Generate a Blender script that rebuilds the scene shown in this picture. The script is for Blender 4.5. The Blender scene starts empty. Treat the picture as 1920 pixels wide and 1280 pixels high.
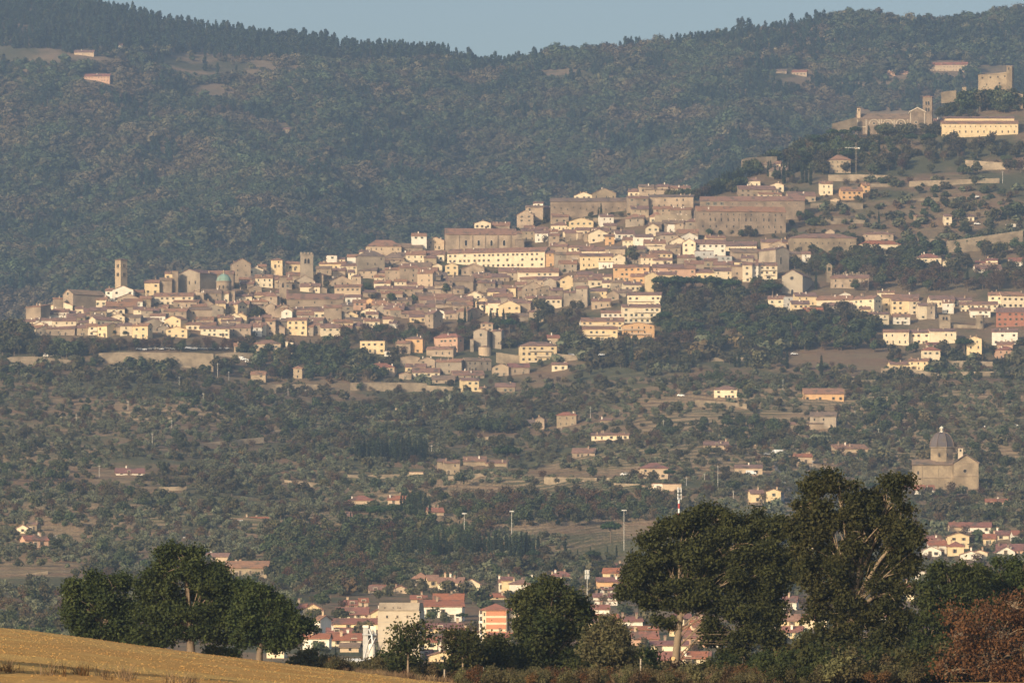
import bpy, math, random
import numpy as np
from mathutils import Vector
random.seed(7)
RNG = np.random.default_rng(11)

# ------------------------------------------------------------------ camera, sky, sun, exposure
SC = bpy.context.scene
A = 0.0001            # radians per photo pixel (1920 wide)
HZN = 1290.0          # photo row of eye level
cam = bpy.data.cameras.new('camera')
cam.sensor_width = 36.0
cam.lens = 36.0 / (1920 * A)
cam.shift_y = (HZN - 640.0) / 1920.0
cam.clip_start = 1.0
cam.clip_end = 30000.0
camo = bpy.data.objects.new('camera', cam)
SC.collection.objects.link(camo)
camo.location = (0, 0, 0)
camo.rotation_euler = (math.radians(90), 0, 0)
SC.camera = camo

SUN_EL, SUN_AZ = math.radians(19), math.radians(217)   # azimuth clockwise from +Y
w = bpy.data.worlds.new('World')
SC.world = w
w.use_nodes = True
nt = w.node_tree
nt.nodes.clear()
sky = nt.nodes.new('ShaderNodeTexSky')
sky.sky_type = 'NISHITA'
sky.sun_disc = False
sky.sun_elevation = SUN_EL
sky.sun_rotation = SUN_AZ
sky.altitude = 300
sky.air_density = 1.0
sky.dust_density = 3.6
sky.ozone_density = 0.6
bg = nt.nodes.new('ShaderNodeBackground')
bg.inputs['Strength'].default_value = 0.125
wo = nt.nodes.new('ShaderNodeOutputWorld')
nt.links.new(sky.outputs[0], bg.inputs['Color'])
nt.links.new(bg.outputs[0], wo.inputs['Surface'])

sl = bpy.data.lights.new('sun', 'SUN')
sl.energy = 4.6
sl.angle = math.radians(0.5)
sl.color = (1.0, 0.81, 0.57)
so = bpy.data.objects.new('sun', sl)
SC.collection.objects.link(so)
SDIR = Vector((math.sin(SUN_AZ) * math.cos(SUN_EL), math.cos(SUN_AZ) * math.cos(SUN_EL), math.sin(SUN_EL)))
so.rotation_euler = SDIR.to_track_quat('Z', 'Y').to_euler()
so.location = (-300, -300, 400)

SC.view_settings.view_transform = 'Standard'
SC.view_settings.look = 'None'
SC.view_settings.exposure = 0.42
SC.view_settings.gamma = 1.0
SC.cycles.volume_bounces = 0
SC.cycles.max_bounces = 5
SC.cycles.diffuse_bounces = 2
SC.cycles.transparent_max_bounces = 4
SC.cycles.use_denoising = True

HAZE_DENSITY = 1.15e-4
HAZE_COLOR = (0.47, 0.65, 0.89)
HAZE_G = 0.35

# ------------------------------------------------------------------ helpers
COL = SC.collection
def link(o, parent=None):
    COL.objects.link(o)
    if parent is not None:
        o.parent = parent
    return o
def tag(o, label=None, cat=None, group=None, kind=None):
    if label: o['label'] = label
    if cat: o['category'] = cat
    if group: o['group'] = group
    if kind: o['kind'] = kind
    return o
def empty(name, loc, rz=0.0):
    o = bpy.data.objects.new(name, None)
    o.empty_display_size = 1.0
    o.location = loc
    o.rotation_euler = (0, 0, rz)
    return link(o)

class MB:
    """collects shapes into one mesh"""
    def __init__(s):
        s.v, s.f, s.m = [], [], []
    def poly(s, pts, m=0):
        n = len(s.v)
        s.v += [tuple(p) for p in pts]
        s.f.append(tuple(range(n, n + len(pts)))); s.m.append(m)
    def faces(s, vs, fs, m=0):
        n = len(s.v)
        s.v += [tuple(p) for p in vs]
        for f in fs:
            s.f.append(tuple(n + i for i in f)); s.m.append(m)
    def box(s, x0, x1, y0, y1, z0, z1, m=0):
        s.faces([(x0,y0,z0),(x1,y0,z0),(x1,y1,z0),(x0,y1,z0),(x0,y0,z1),(x1,y0,z1),(x1,y1,z1),(x0,y1,z1)],
                [(0,3,2,1),(4,5,6,7),(0,1,5,4),(1,2,6,5),(2,3,7,6),(3,0,4,7)], m)
    def prism(s, prof, axis, a0, a1, m=0):
        """profile of (u,z) pairs (counter-clockwise seen from +axis end) swept along x ('x': u is y) or y ('y': u is x)"""
        n = len(prof)
        if axis == 'x':
            va = [(a0, u, z) for u, z in prof]; vb = [(a1, u, z) for u, z in prof]
        else:
            va = [(u, a0, z) for u, z in prof]; vb = [(u, a1, z) for u, z in prof]
        k = len(s.v)
        s.v += va + vb
        s.f.append(tuple(k + i for i in range(n))[::-1]); s.m.append(m)
        s.f.append(tuple(k + n + i for i in range(n))); s.m.append(m)
        for i in range(n):
            j = (i + 1) % n
            s.f.append((k+i, k+j, k+n+j, k+n+i)); s.m.append(m)
    def lathe(s, prof, cx, cy, seg=16, m=0, a0=0.0):
        k = len(s.v); n = len(prof)
        for r, z in prof:
            for i in range(seg):
                t = a0 + 2*math.pi*i/seg
                s.v.append((cx + r*math.cos(t), cy + r*math.sin(t), z))
        for a in range(n-1):
            for i in range(seg):
                j = (i+1) % seg
                s.f.append((k+a*seg+i, k+a*seg+j, k+(a+1)*seg+j, k+(a+1)*seg+i)); s.m.append(m)
        s.f.append(tuple(k+(n-1)*seg+i for i in range(seg))); s.m.append(m)
    def tube(s, pts, rad, seg=6, m=0):
        k0 = len(s.v); n = len(pts)
        P = [Vector(p) for p in pts]
        for a in range(n):
            d = (P[min(a+1,n-1)] - P[max(a-1,0)])
            if d.length < 1e-6: d = Vector((0,0,1))
            d.normalize()
            u = d.orthogonal().normalized() if abs(d.z) < .99 else Vector((1,0,0))
            v = d.cross(u); u = v.cross(d)
            r = rad[a] if hasattr(rad, '__len__') else rad
            for i in range(seg):
                t = 2*math.pi*i/seg
                q = P[a] + (u*math.cos(t) + v*math.sin(t))*r
                s.v.append(tuple(q))
        for a in range(n-1):
            for i in range(seg):
                j = (i+1) % seg
                s.f.append((k0+a*seg+i, k0+a*seg+j, k0+(a+1)*seg+j, k0+(a+1)*seg+i)); s.m.append(m)
        s.f.append(tuple(k0+i for i in range(seg))[::-1]); s.m.append(m)
        s.f.append(tuple(k0+(n-1)*seg+i for i in range(seg))); s.m.append(m)
    def mesh(s, name, mats):
        me = bpy.data.meshes.new(name)
        me.from_pydata(s.v, [], s.f)
        for mt in (mats if isinstance(mats, (list, tuple)) else [mats]):
            me.materials.append(mt)
        if any(s.m): me.polygons.foreach_set('material_index', s.m)
        me.update()
        return me
    def build(s, name, mats, parent=None, smooth=False):
        me = s.mesh(name, mats)
        if smooth:
            me.polygons.foreach_set('use_smooth', [True]*len(me.polygons))
        return link(bpy.data.objects.new(name, me), parent)

def raw_mesh(name, V, F, mats, smooth=False, midx=None):
    """numpy quads -> mesh"""
    me = bpy.data.meshes.new(name)
    V = np.asarray(V, np.float32); F = np.asarray(F, np.int32)
    me.vertices.add(len(V)); me.vertices.foreach_set('co', V.ravel())
    me.loops.add(F.size); me.loops.foreach_set('vertex_index', F.ravel())
    me.polygons.add(len(F))
    me.polygons.foreach_set('loop_start', np.arange(0, F.size, F.shape[1], dtype=np.int32))
    me.polygons.foreach_set('loop_total', np.full(len(F), F.shape[1], np.int32))
    for mt in (mats if isinstance(mats, (list, tuple)) else [mats]):
        me.materials.append(mt)
    if midx is not None: me.polygons.foreach_set('material_index', np.asarray(midx, np.int32))
    if smooth: me.polygons.foreach_set('use_smooth', np.ones(len(F), bool))
    me.update(calc_edges=True)
    me.validate()
    return me

def vnoise(x, y, seed=0):
    """smooth value noise in -1..1"""
    x = np.asarray(x, float); y = np.asarray(y, float)
    xi = np.floor(x).astype(np.int64); yi = np.floor(y).astype(np.int64)
    fx = x - xi; fy = y - yi
    fx = fx*fx*(3-2*fx); fy = fy*fy*(3-2*fy)
    def h(a, b):
        n = (a*374761393 + b*668265263 + seed*974711) & 0x7fffffff
        n = ((n ^ (n >> 13)) * 1274126177) & 0x7fffffff
        n = n ^ (n >> 16)
        return (n & 0xffff) / 32767.5 - 1.0
    return (h(xi,yi)*(1-fx)+h(xi+1,yi)*fx)*(1-fy) + (h(xi,yi+1)*(1-fx)+h(xi+1,yi+1)*fx)*fy

# ------------------------------------------------------------------ materials
MATS = {}
def new_mat(name):
    m = bpy.data.materials.new(name)
    m.use_nodes = True
    n = m.node_tree
    b = n.nodes['Principled BSDF']
    b.inputs['Roughness'].default_value = 0.85
    b.inputs['Specular IOR Level'].default_value = 0.25
    MATS[name] = m
    return m, n, b
def mixc(n, f, a, b, mode='MIX'):
    x = n.nodes.new('ShaderNodeMix'); x.data_type = 'RGBA'; x.blend_type = mode
    for s, v in ((0, f), (6, a), (7, b)):
        if hasattr(v, 'links') or isinstance(v, bpy.types.NodeSocket): n.links.new(v, x.inputs[s])
        elif s == 0: x.inputs[0].default_value = v
        else: x.inputs[s].default_value = (v[0], v[1], v[2], 1)
    return x.outputs[2]
def noise(n, scale, detail=3, coord='Object', rough=.55, vec=None, stretch=None):
    t = n.nodes.new('ShaderNodeTexNoise')
    t.inputs['Scale'].default_value = scale
    t.inputs['Detail'].default_value = detail
    t.inputs['Roughness'].default_value = rough
    if vec is None:
        if coord == 'World':
            vec = n.nodes.new('ShaderNodeNewGeometry').outputs['Position']
        else:
            vec = n.nodes.new('ShaderNodeTexCoord').outputs[coord]
    if stretch:
        mp = n.nodes.new('ShaderNodeMapping'); mp.inputs['Scale'].default_value = stretch
        n.links.new(vec, mp.inputs[0]); vec = mp.outputs[0]
    n.links.new(vec, t.inputs['Vector'])
    return t.outputs['Fac']
def ramp(n, src, p0, p1):
    r = n.nodes.new('ShaderNodeMapRange')
    r.inputs[1].default_value = p0; r.inputs[2].default_value = p1
    r.interpolation_type = 'SMOOTHSTEP'
    n.links.new(src, r.inputs[0])
    return r.outputs[0]
def rand(n):
    return n.nodes.new('ShaderNodeObjectInfo').outputs['Random']
def hsv(n, col, h=None, s=None, v=None):
    x = n.nodes.new('ShaderNodeHueSaturation')
    n.links.new(col, x.inputs['Color'])
    for k, val in (('Hue', h), ('Saturation', s), ('Value', v)):
        if val is None: continue
        if isinstance(val, bpy.types.NodeSocket): n.links.new(val, x.inputs[k])
        else: x.inputs[k].default_value = val
    return x.outputs[0]
def rng_map(n, src, a, b):
    r = n.nodes.new('ShaderNodeMapRange')
    r.inputs[3].default_value = a; r.inputs[4].default_value = b
    n.links.new(src, r.inputs[0])
    return r.outputs[0]

def plaster(name, c, stain=(.55,.5,.42), amt=.45):
    """weathered render: soft blotches and streaks running down"""
    m, n, b = new_mat(name)
    f1 = ramp(n, noise(n, .35, 5, 'World'), .42, .75)
    f2 = ramp(n, noise(n, 1.0, 4, 'World', stretch=(1.2, 1.2, .12)), .5, .8)
    mul = n.nodes.new('ShaderNodeMath'); mul.operation = 'MULTIPLY'; mul.inputs[1].default_value = amt
    mx = n.nodes.new('ShaderNodeMath'); mx.operation = 'MAXIMUM'
    n.links.new(f1, mx.inputs[0]); n.links.new(f2, mx.inputs[1]); n.links.new(mx.outputs[0], mul.inputs[0])
    col = mixc(n, mul.outputs[0], c, tuple(c[i]*stain[i]*1.15 for i in range(3)))
    col = hsv(n, col, v=rng_map(n, rand(n), .86, 1.08))
    n.links.new(col, b.inputs['Base Color'])
    b.inputs['Roughness'].default_value = .95
    return m
def stone(name, c1, c2, sc=.9):
    m, n, b = new_mat(name)
    f = noise(n, sc, 6, 'World', .7)
    g = noise(n, .14, 4, 'World')
    col = mixc(n, ramp(n, f, .3, .72), c1, c2)
    col = mixc(n, ramp(n, g, .4, .7), col, tuple(x*.72 for x in c2))
    col = hsv(n, col, v=rng_map(n, rand(n), .8, 1.15))
    n.links.new(col, b.inputs['Base Color'])
    b.inputs['Roughness'].default_value = .95
    bp = n.nodes.new('ShaderNodeBump'); bp.inputs['Strength'].default_value = .5; bp.inputs['Distance'].default_value = .15
    n.links.new(noise(n, 2.2, 4, 'World'), bp.inputs['Height']); n.links.new(bp.outputs[0], b.inputs['Normal'])
    return m
def tiles(name, c1, c2):
    m, n, b = new_mat(name)
    f = noise(n, 1.1, 5, 'World', .75)
    g = noise(n, .22, 4, 'World')
    col = mixc(n, ramp(n, f, .3, .7), c1, c2)
    col = mixc(n, ramp(n, g, .48, .72), col, (.13, .105, .08))
    r = rand(n)
    col = hsv(n, col, h=rng_map(n, r, .49, .508), s=rng_map(n, r, .75, 1.05), v=rng_map(n, r, .8, 1.2))
    n.links.new(col, b.inputs['Base Color'])
    b.inputs['Roughness'].default_value = .9
    bp = n.nodes.new('ShaderNodeBump'); bp.inputs['Strength'].default_value = .7; bp.inputs['Distance'].default_value = .12
    wv = n.nodes.new('ShaderNodeTexWave'); wv.inputs['Scale'].default_value = 1.2; wv.inputs['Distortion'].default_value = 1.5
    n.links.new(n.nodes.new('ShaderNodeTexCoord').outputs['Object'], wv.inputs['Vector'])
    n.links.new(wv.outputs['Fac'], bp.inputs['Height']); n.links.new(bp.outputs[0], b.inputs['Normal'])
    return m
def plain(name, c, rough=.7, spec=.25, metal=0.0, var=.0):
    m, n, b = new_mat(name)
    f = noise(n, 1.5, 3, 'World')
    col = mixc(n, f, tuple(x*.86 for x in c), tuple(min(1, x*1.12) for x in c))
    if var: col = hsv(n, col, v=rng_map(n, rand(n), 1-var, 1+var))
    n.links.new(col, b.inputs['Base Color'])
    b.inputs['Roughness'].default_value = rough
    b.inputs['Specular IOR Level'].default_value = spec
    b.inputs['Metallic'].default_value = metal
    return m
def leafy(name, cols, big=None, bigscale=1/160., transl=.0, hvar=.02, vvar=.3, fine=.8):
    """foliage: clump noise between two greens, a third tint by plant, and large patches of `big`"""
    m, n, b = new_mat(name)
    col = mixc(n, ramp(n, noise(n, fine, 3, 'Object'), .35, .65), cols[0], cols[1])
    r = rand(n)
    col = mixc(n, ramp(n, r, .6, 1.0), col, cols[2])
    if big is not None:
        col = mixc(n, ramp(n, noise(n, bigscale, 4, 'World', .6), .46, .62), col, big)
    sub = n.nodes.new('ShaderNodeMath'); sub.operation = 'MULTIPLY'; sub.inputs[1].default_value = 7.31
    n.links.new(r, sub.inputs[0])
    fr = n.nodes.new('ShaderNodeMath'); fr.operation = 'FRACT'; n.links.new(sub.outputs[0], fr.inputs[0])
    col = hsv(n, col, h=rng_map(n, fr.outputs[0], .5-hvar, .5+hvar), v=rng_map(n, fr.outputs[0], 1-vvar, 1+vvar))
    n.links.new(col, b.inputs['Base Color'])
    b.inputs['Roughness'].default_value = .75
    b.inputs['Specular IOR Level'].default_value = .15
    if transl:
        tr = n.nodes.new('ShaderNodeBsdfTranslucent'); n.links.new(col, tr.inputs[0])
        ms = n.nodes.new('ShaderNodeMixShader'); ms.inputs[0].default_value = transl
        n.links.new(b.outputs[0], ms.inputs[1]); n.links.new(tr.outputs[0], ms.inputs[2])
        n.links.new(ms.outputs[0], n.nodes['Material Output'].inputs['Surface'])
    return m

plaster('white', (.80, .74, .62)); plaster('cream', (.78, .66, .46)); plaster('yellow', (.74, .58, .345))
plaster('orange', (.68, .43, .22)); plaster('pink', (.58, .37, .25)); plaster('grey', (.46, .45, .42))
plaster('brick', (.36, .16, .10)); plaster('tan', (.52, .40, .27)); plaster('terracotta_panel', (.56, .25, .14), amt=.2)
plaster('concrete', (.48, .41, .31), amt=.35); plaster('ridge_stone', (.62, .53, .40))
stone('stone', (.46, .355, .25), (.34, .26, .18)); stone('dark_stone', (.31, .235, .165), (.22, .165, .115))
stone('grey_stone', (.42, .345, .255), (.32, .26, .19)); stone('rubble', (.40, .32, .22), (.27, .21, .14), .5)
stone('gold_stone', (.46, .36, .235), (.34, .26, .17))
tiles('tile', (.36, .195, .13), (.26, .135, .09)); tiles('red_tile', (.37, .14, .088), (.27, .10, .062))
tiles('brown_tile', (.30, .205, .14), (.21, .14, .10)); tiles('lead', (.135, .115, .115), (.10, .085, .085))
tiles('copper', (.30, .50, .40), (.24, .41, .33))
plain('glass', (.022, .022, .022), .5, .15); plain('shutter', (.10, .075, .05), .7); plain('green_shutter', (.06, .09, .06), .7)
plain('white_paint', (.8, .78, .72), .6); plain('bark', (.16, .12, .085), .95); plain('pale_bark', (.21, .16, .11), .95)
plain('metal', (.45, .46, .46), .5, .5, .3); plain('red_paint', (.45, .06, .04), .6); plain('rust', (.20, .12, .08), .9)
plain('car_paint', (.55, .56, .57), .35, .5, 0, .6); plain('white_car', (.82, .82, .8), .35, .5); plain('tyre', (.02, .02, .02), .9)
plain('dark_metal', (.07, .075, .08), .5, .4); plain('pole_wood', (.32, .27, .21), .9); plain('pole_concrete', (.6, .57, .5), .9)
plain('cut_wood', (.62, .42, .2), .9); plain('asphalt', (.095, .095, .098), .9); plain('dirt_track', (.30, .21, .13), .95)
plain('blue_paint', (.05, .2, .5), .5)

# ground: dry grass, soil and scrub, mixed in contour-following patches
def ground_mat(name, grass, soil, green, rocky=None):
    m, n, b = new_mat(name)
    f = noise(n, 1/26., 6, 'World', .7, stretch=(.6, 1.0, 4.0))
    g = noise(n, 1/90., 4, 'World', .6)
    h = noise(n, 1/5., 5, 'World', .7)
    col = mixc(n, ramp(n, f, .40, .62), grass, soil)
    col = mixc(n, ramp(n, g, .46, .60), col, green)
    if rocky:   # steep banks show dry grass and rubble
        sx = n.nodes.new('ShaderNodeSeparateXYZ'); n.links.new(n.nodes.new('ShaderNodeNewGeometry').outputs['Normal'], sx.inputs[0])
        col = mixc(n, ramp(n, sx.outputs[2], .93, .86), col, rocky)
    col = hsv(n, col, v=rng_map(n, h, .6, 1.4))
    n.links.new(col, b.inputs['Base Color'])
    b.inputs['Roughness'].default_value = 1.0
    b.inputs['Specular IOR Level'].default_value = 0.05
    bp = n.nodes.new('ShaderNodeBump'); bp.inputs['Strength'].default_value = .8; bp.inputs['Distance'].default_value = 1.5
    n.links.new(h, bp.inputs['Height']); n.links.new(bp.outputs[0], b.inputs['Normal'])
    return m
ground_mat('hill_ground', (.205, .155, .095), (.20, .13, .082), (.095, .094, .052), (.29, .215, .135))
ground_mat('mountain_ground', (.20, .155, .10), (.24, .17, .11), (.09, .085, .05))

# ------------------------------------------------------------------ the land
COLS = [-400,   0,  60, 120, 240, 360, 480, 600, 720, 830, 960,1030,1100,1200,1310,1400,1500,1600,1700,1800,1920,2320]
TB   = [ 690, 690, 690, 690, 690, 700, 725, 735, 738, 738, 738, 730, 715, 700, 695, 695, 695, 698, 700, 695, 690, 690]
CR   = [ 690, 645, 612, 580, 556, 548, 520, 508, 484, 466, 440, 408, 388, 380, 376, 330, 288, 254, 232, 212, 196, 150]
SKX  = [-400,-100,   0, 180, 300, 400, 520, 640, 760, 840, 866, 900, 940,1000,1100,1200,1300,1400,1500,1600,1650,1700,1760,1800,1870,1920,2050,2320]
SKY_ = [ -60, -42, -20,  18,  42,  62,  78,  86,  96, 102, 116, 124, 122, 112, 102,  92,  84,  66,  50,  33,  33,  44,  46,  38,  28,  26,  14,  -10]
def tb(px): return np.interp(px, COLS, TB)
def cr(px): return np.interp(px, COLS, CR)
def ycrest(px): return 3250 + 1.42*(tb(px) - cr(px)) + 12
Y_FOOT, Y_MTN, Y_SKY = 2000.0, 4450.0, 6300.0
def z_of(py, Y): return (HZN - py) * A * Y
def land(px, Y):
    """height of the ground at photo column px (a bearing) and distance Y"""
    px = np.asarray(px, float); Y = np.asarray(Y, float)
    px, Y = np.broadcast_arrays(px, Y)
    t, c = tb(px), cr(px); yc = ycrest(px)
    foot = 1088.0
    z = np.interp(Y, [0, 300, 620, 1000, 1250], [-1.8, -3.0, -3.2, -1.0, 3.6])
    py = np.where(Y < Y_FOOT, 1262 + (foot-1262)*(Y-1250)/(Y_FOOT-1250),
         np.where(Y < 3250, foot + (t-foot)*(Y-Y_FOOT)/(3250-Y_FOOT), t + (c-t)*(Y-3250)/(yc-3250)))
    zh = z_of(py, Y)
    z = np.where(Y > 1250, zh, z)
    X = (px-960)*A*Y
    win = np.clip((Y-1900)/300, 0, 1)*np.clip((yc-Y)/150, 0, 1)
    z = z + win*(3.2*vnoise(X/85, Y/120, 3) + 1.3*vnoise(X/30, Y/45, 4))
    q = (Y + 26*vnoise(px/240, Y/400, 31))/15.0
    f = q - np.floor(q)
    tw = np.clip((Y-1950)/150, 0, 1)*np.clip((3300-Y)/120, 0, 1)*np.clip(.75+.8*vnoise(X/140, Y/160, 35), 0, 1)
    z = z + tw*2.0*(np.where(f < .85, .42-f, -.43+(f-.85)/.15*.85))
    # behind the crest
    zc = z_of(c, yc); zm = z_of(770.0, Y_MTN)
    s = np.clip((Y-yc)/(Y_MTN-yc), 0, 1)
    zb = zc*(1-s) + zm*s - 60*np.sin(np.pi*s)
    z = np.where(Y > yc, zb, z)
    # the mountain
    sk = np.interp(px, SKX, SKY_)
    s = np.clip((Y-Y_MTN)/(Y_SKY-Y_MTN), 0, 1)
    sks = np.mean([np.interp(px+d, SKX, SKY_) for d in (-240,-160,-80,0,80,160,240)], 0)
    pm = 770 + (sks+(sk-sks)*s**4-770)*s
    zz = z_of(pm, Y)
    win = np.sin(np.pi*np.clip(s, 0, 1))**.7
    zz = zz + win*(44*vnoise(X/260, Y/900, 21) + 26*vnoise(X/120, Y/360, 22) + 9*vnoise(X/50, Y/110, 23))
    z = np.where(Y > Y_MTN, zz, z)
    zs = z_of(sk, Y_SKY)
    z = np.where(Y > Y_SKY, zs - .32*(Y-Y_SKY), z)
    return z

# row table for finding where a sight line meets the hill
_PX = np.arange(-300, 2221, 4.0); _YN = np.arange(1254, 4120, 3.0); _YM = np.arange(4450, 6300, 6.0)
_TN = HZN - land(_PX[:, None], _YN[None, :])/(A*_YN[None, :])
_TM = HZN - land(_PX[:, None], _YM[None, :])/(A*_YM[None, :])
def hit(px, py, far=False):
    """distance at which the line of sight through a photo point meets the ground"""
    i = int(np.clip(round((px+300)/4), 0, len(_PX)-1))
    if far:
        j = np.nonzero(_TM[i] <= py)[0]
        return float(_YM[j[0]]) if len(j) else Y_SKY
    yc = float(ycrest(px))
    j = np.nonzero((_TN[i] <= py) & (_YN <= yc))[0]
    return float(_YN[j[0]]) if len(j) else yc
def spot(px, py, far=False, Y=None):
    if Y is None: Y = hit(px, py, far)
    return Vector(((px-960)*A*Y, Y, float(land(px, Y))))

def fan(name, pxs, ys, mat, zoff=0.0, zfun=None):
    P, YY = np.meshgrid(np.asarray(pxs, float), np.asarray(ys, float), indexing='ij')
    Z = (zfun or land)(P, YY) + zoff
    V = np.stack([(P-960)*A*YY, YY, Z], -1).reshape(-1, 3)
    a, b = P.shape
    idx = np.arange(a*b).reshape(a, b)
    F = np.stack([idx[:-1,:-1], idx[1:,:-1], idx[1:,1:], idx[:-1,1:]], -1).reshape(-1, 4)
    o = link(bpy.data.objects.new(name, raw_mesh(name, V, F, mat, smooth=True)))
    return o
ys_hill = np.concatenate([np.arange(560, 1250, 30), np.arange(1250, 1950, 8), np.arange(1950, 3300, 1.7), np.arange(3300, 4120, 6)])
g = fan('hillside', np.concatenate([np.arange(-500, -40, 20), np.arange(-40, 1961, 6), np.arange(1970, 2421, 20)]), ys_hill, MATS['hill_ground'])
tag(g, kind='structure')
g = fan('mountain', np.arange(-500, 2421, 10), np.concatenate([np.arange(4113, 6300, 14), [6300, 6340, 6420, 6600, 7000]]), MATS['mountain_ground'])
tag(g, kind='structure')

# haze: one closed box of even air round everything
hm = bpy.data.materials.new('haze'); hm.use_nodes = True
hn = hm.node_tree; hn.nodes.clear()
ho = hn.nodes.new('ShaderNodeOutputMaterial'); pv = hn.nodes.new('ShaderNodeVolumePrincipled')
pv.inputs['Color'].default_value = (*HAZE_COLOR, 1); pv.inputs['Density'].default_value = HAZE_DENSITY; pv.inputs['Anisotropy'].default_value = HAZE_G
hn.links.new(pv.outputs[0], ho.inputs['Volume'])
mb = MB(); mb.box(-1500, 1500, -60, 7050, -60, 960)
hz = mb.build('haze', hm); tag(hz, kind='stuff')
# ------------------------------------------------------------------ houses
# window meshes, unit size (1 wide, 1 high), outer face towards -y, shared by every copy
def window_mesh(name, frame, pane, shut=None):
    m = MB()
    m.box(-.5, .5, -.03, .05, 0, 1, 1)
    for a, b_, c, d in ((-.52, -.46, -.02, 1.03), (.46, .52, -.02, 1.03)):
        m.box(a, b_, -.08, .05, c, d, 0)
    m.box(-.46, .46, -.06, .05, .98, 1.03, 0); m.box(-.58, .58, -.10, .05, -.07, -.02, 0)
    if shut:
        m.box(-.9, -.53, -.07, .05, 0, 1, 2); m.box(.53, .9, -.07, .05, 0, 1, 2)
    return m.mesh(name, [MATS[frame], MATS[pane]] + ([MATS[shut]] if shut else []))
WIN = [window_mesh('window_plain', 'ridge_stone', 'glass'), window_mesh('window_shutters', 'ridge_stone', 'glass', 'shutter'),
       window_mesh('window_green_shutters', 'white', 'glass', 'green_shutter'), window_mesh('window_closed', 'ridge_stone', 'shutter')]
WIN_STONE = window_mesh('window_stone', 'stone', 'glass')
def door_mesh():
    m = MB(); m.box(-.5, .5, -.03, .05, 0, 1, 1)
    m.box(-.6, -.5, -.08, .05, 0, 1.08, 0); m.box(.5, .6, -.08, .05, 0, 1.08, 0); m.box(-.5, .5, -.08, .05, 1, 1.08, 0)
    return m.mesh('door', [MATS['ridge_stone'], MATS['shutter']])
DOOR = door_mesh()
def chimney_mesh(c):
    m = MB(); m.box(-.32, .32, -.32, .32, -1.2, 1.0, 0); m.box(-.45, .45, -.45, .45, 1.0, 1.14, 0)
    m.box(-.3, .3, -.3, .3, 1.14, 1.4, 1); m.box(-.42, .42, -.42, .42, 1.4, 1.52, 1)
    return m.mesh('chimney', [MATS[c], MATS['tile']])
CHIM = [chimney_mesh('white'), chimney_mesh('tan'), chimney_mesh('stone')]
def put(me, name, parent, loc, scale=(1,1,1), rz=0.0):
    o = bpy.data.objects.new(name, me); o.location = loc; o.scale = scale; o.rotation_euler = (0, 0, rz)
    return link(o, parent)

CM = dict(w='white', c='cream', y='yellow', o='orange', p='pink', g='grey', b='brick', t='tan', s='stone', S='dark_stone', G='grey_stone', d='gold_stone', k='concrete')
CWORD = dict(w='white', c='cream', y='yellow', o='orange', p='pink', g='grey', b='red brick', t='tan', s='brown stone', S='dark stone', G='grey stone', d='golden stone', k='concrete')
HOUSES = []     # (object, photo x, photo y, words)
RECTS = []      # photo rectangles that houses fill (keeps trees out)
rh = random.Random(5)

def roof_mesh(kind, wd, d, he, hr, o, matn, th=.24):
    """roof solids in house coordinates: front wall at y=0, centred on x"""
    m = MB(); W = wd/2
    if kind == 'f':
        sl = (hr-he)/(d/2); e = he - o*sl*.6
        m.prism([(-o, e), (-o, e-th), (d/2, hr-th), (d+o, e-th), (d+o, e), (d/2, hr)], 'x', -W-.35, W+.35)
    elif kind == 'g':
        sl = (hr-he)/W; e = he - o*sl*.6
        m.prism([(-W-o, e), (0, hr), (W+o, e), (W+o, e-th), (0, hr-th), (-W-o, e-th)], 'y', -.4, d+.4)
    elif kind == 's':
        e = he - o*(hr-he)/d*.6
        m.prism([(-o, e), (-o, e-th), (d+o, hr-th), (d+o, hr)], 'x', -W-.3, W+.3)
    elif kind in 'ht':
        r = max(0.0, W - d/2) if kind == 'h' else 0.0
        rd = max(0.0, d/2 - W) if kind == 'h' else 0.0
        e = he + .02
        x, y0, y1 = W+o, -o, d+o
        vs = [(-x,y0,e),(x,y0,e),(x,y1,e),(-x,y1,e),(-x,y0,e-th),(x,y0,e-th),(x,y1,e-th),(-x,y1,e-th)]
        if r > .05:   vs += [(-r, d/2, hr), (r, d/2, hr)]; fs = [(0,1,9,8),(1,2,9),(2,3,8,9),(3,0,8)]
        elif rd > .05: vs += [(0, d/2-rd, hr), (0, d/2+rd, hr)]; fs = [(0,1,8),(1,2,9,8),(2,3,9),(3,0,8,9)]
        else:         vs += [(0, d/2, hr)]; fs = [(0,1,8),(1,2,8),(2,3,8),(3,0,8)]
        m.faces(vs, fs + [(0,4,5,1),(1,5,6,2),(2,6,7,3),(3,7,4,0),(4,7,6,5)])
    else:
        m.box(-W-.2, W+.2, -.2, d+.2, he-.05, he+.25)
    return m.mesh('roof', MATS[matn])

def wall_mesh(kind, wd, d, he, hr, mat, base=6.0):
    m = MB(); W = wd/2; th = .2
    if kind == 'f':
        m.prism([(0,-base),(d,-base),(d,he-th),(d/2,hr-th),(0,he-th)], 'x', -W, W)
    elif kind == 'g':
        m.prism([(-W,-base),(-W,he-th),(0,hr-th),(W,he-th),(W,-base)], 'y', 0, d)
    elif kind == 's':
        m.prism([(0,-base),(d,-base),(d,hr-th),(0,he-th)], 'x', -W, W)
    else:
        m.box(-W, W, 0, d, -base, he-.06)
    return m.mesh('wall', mat)

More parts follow.
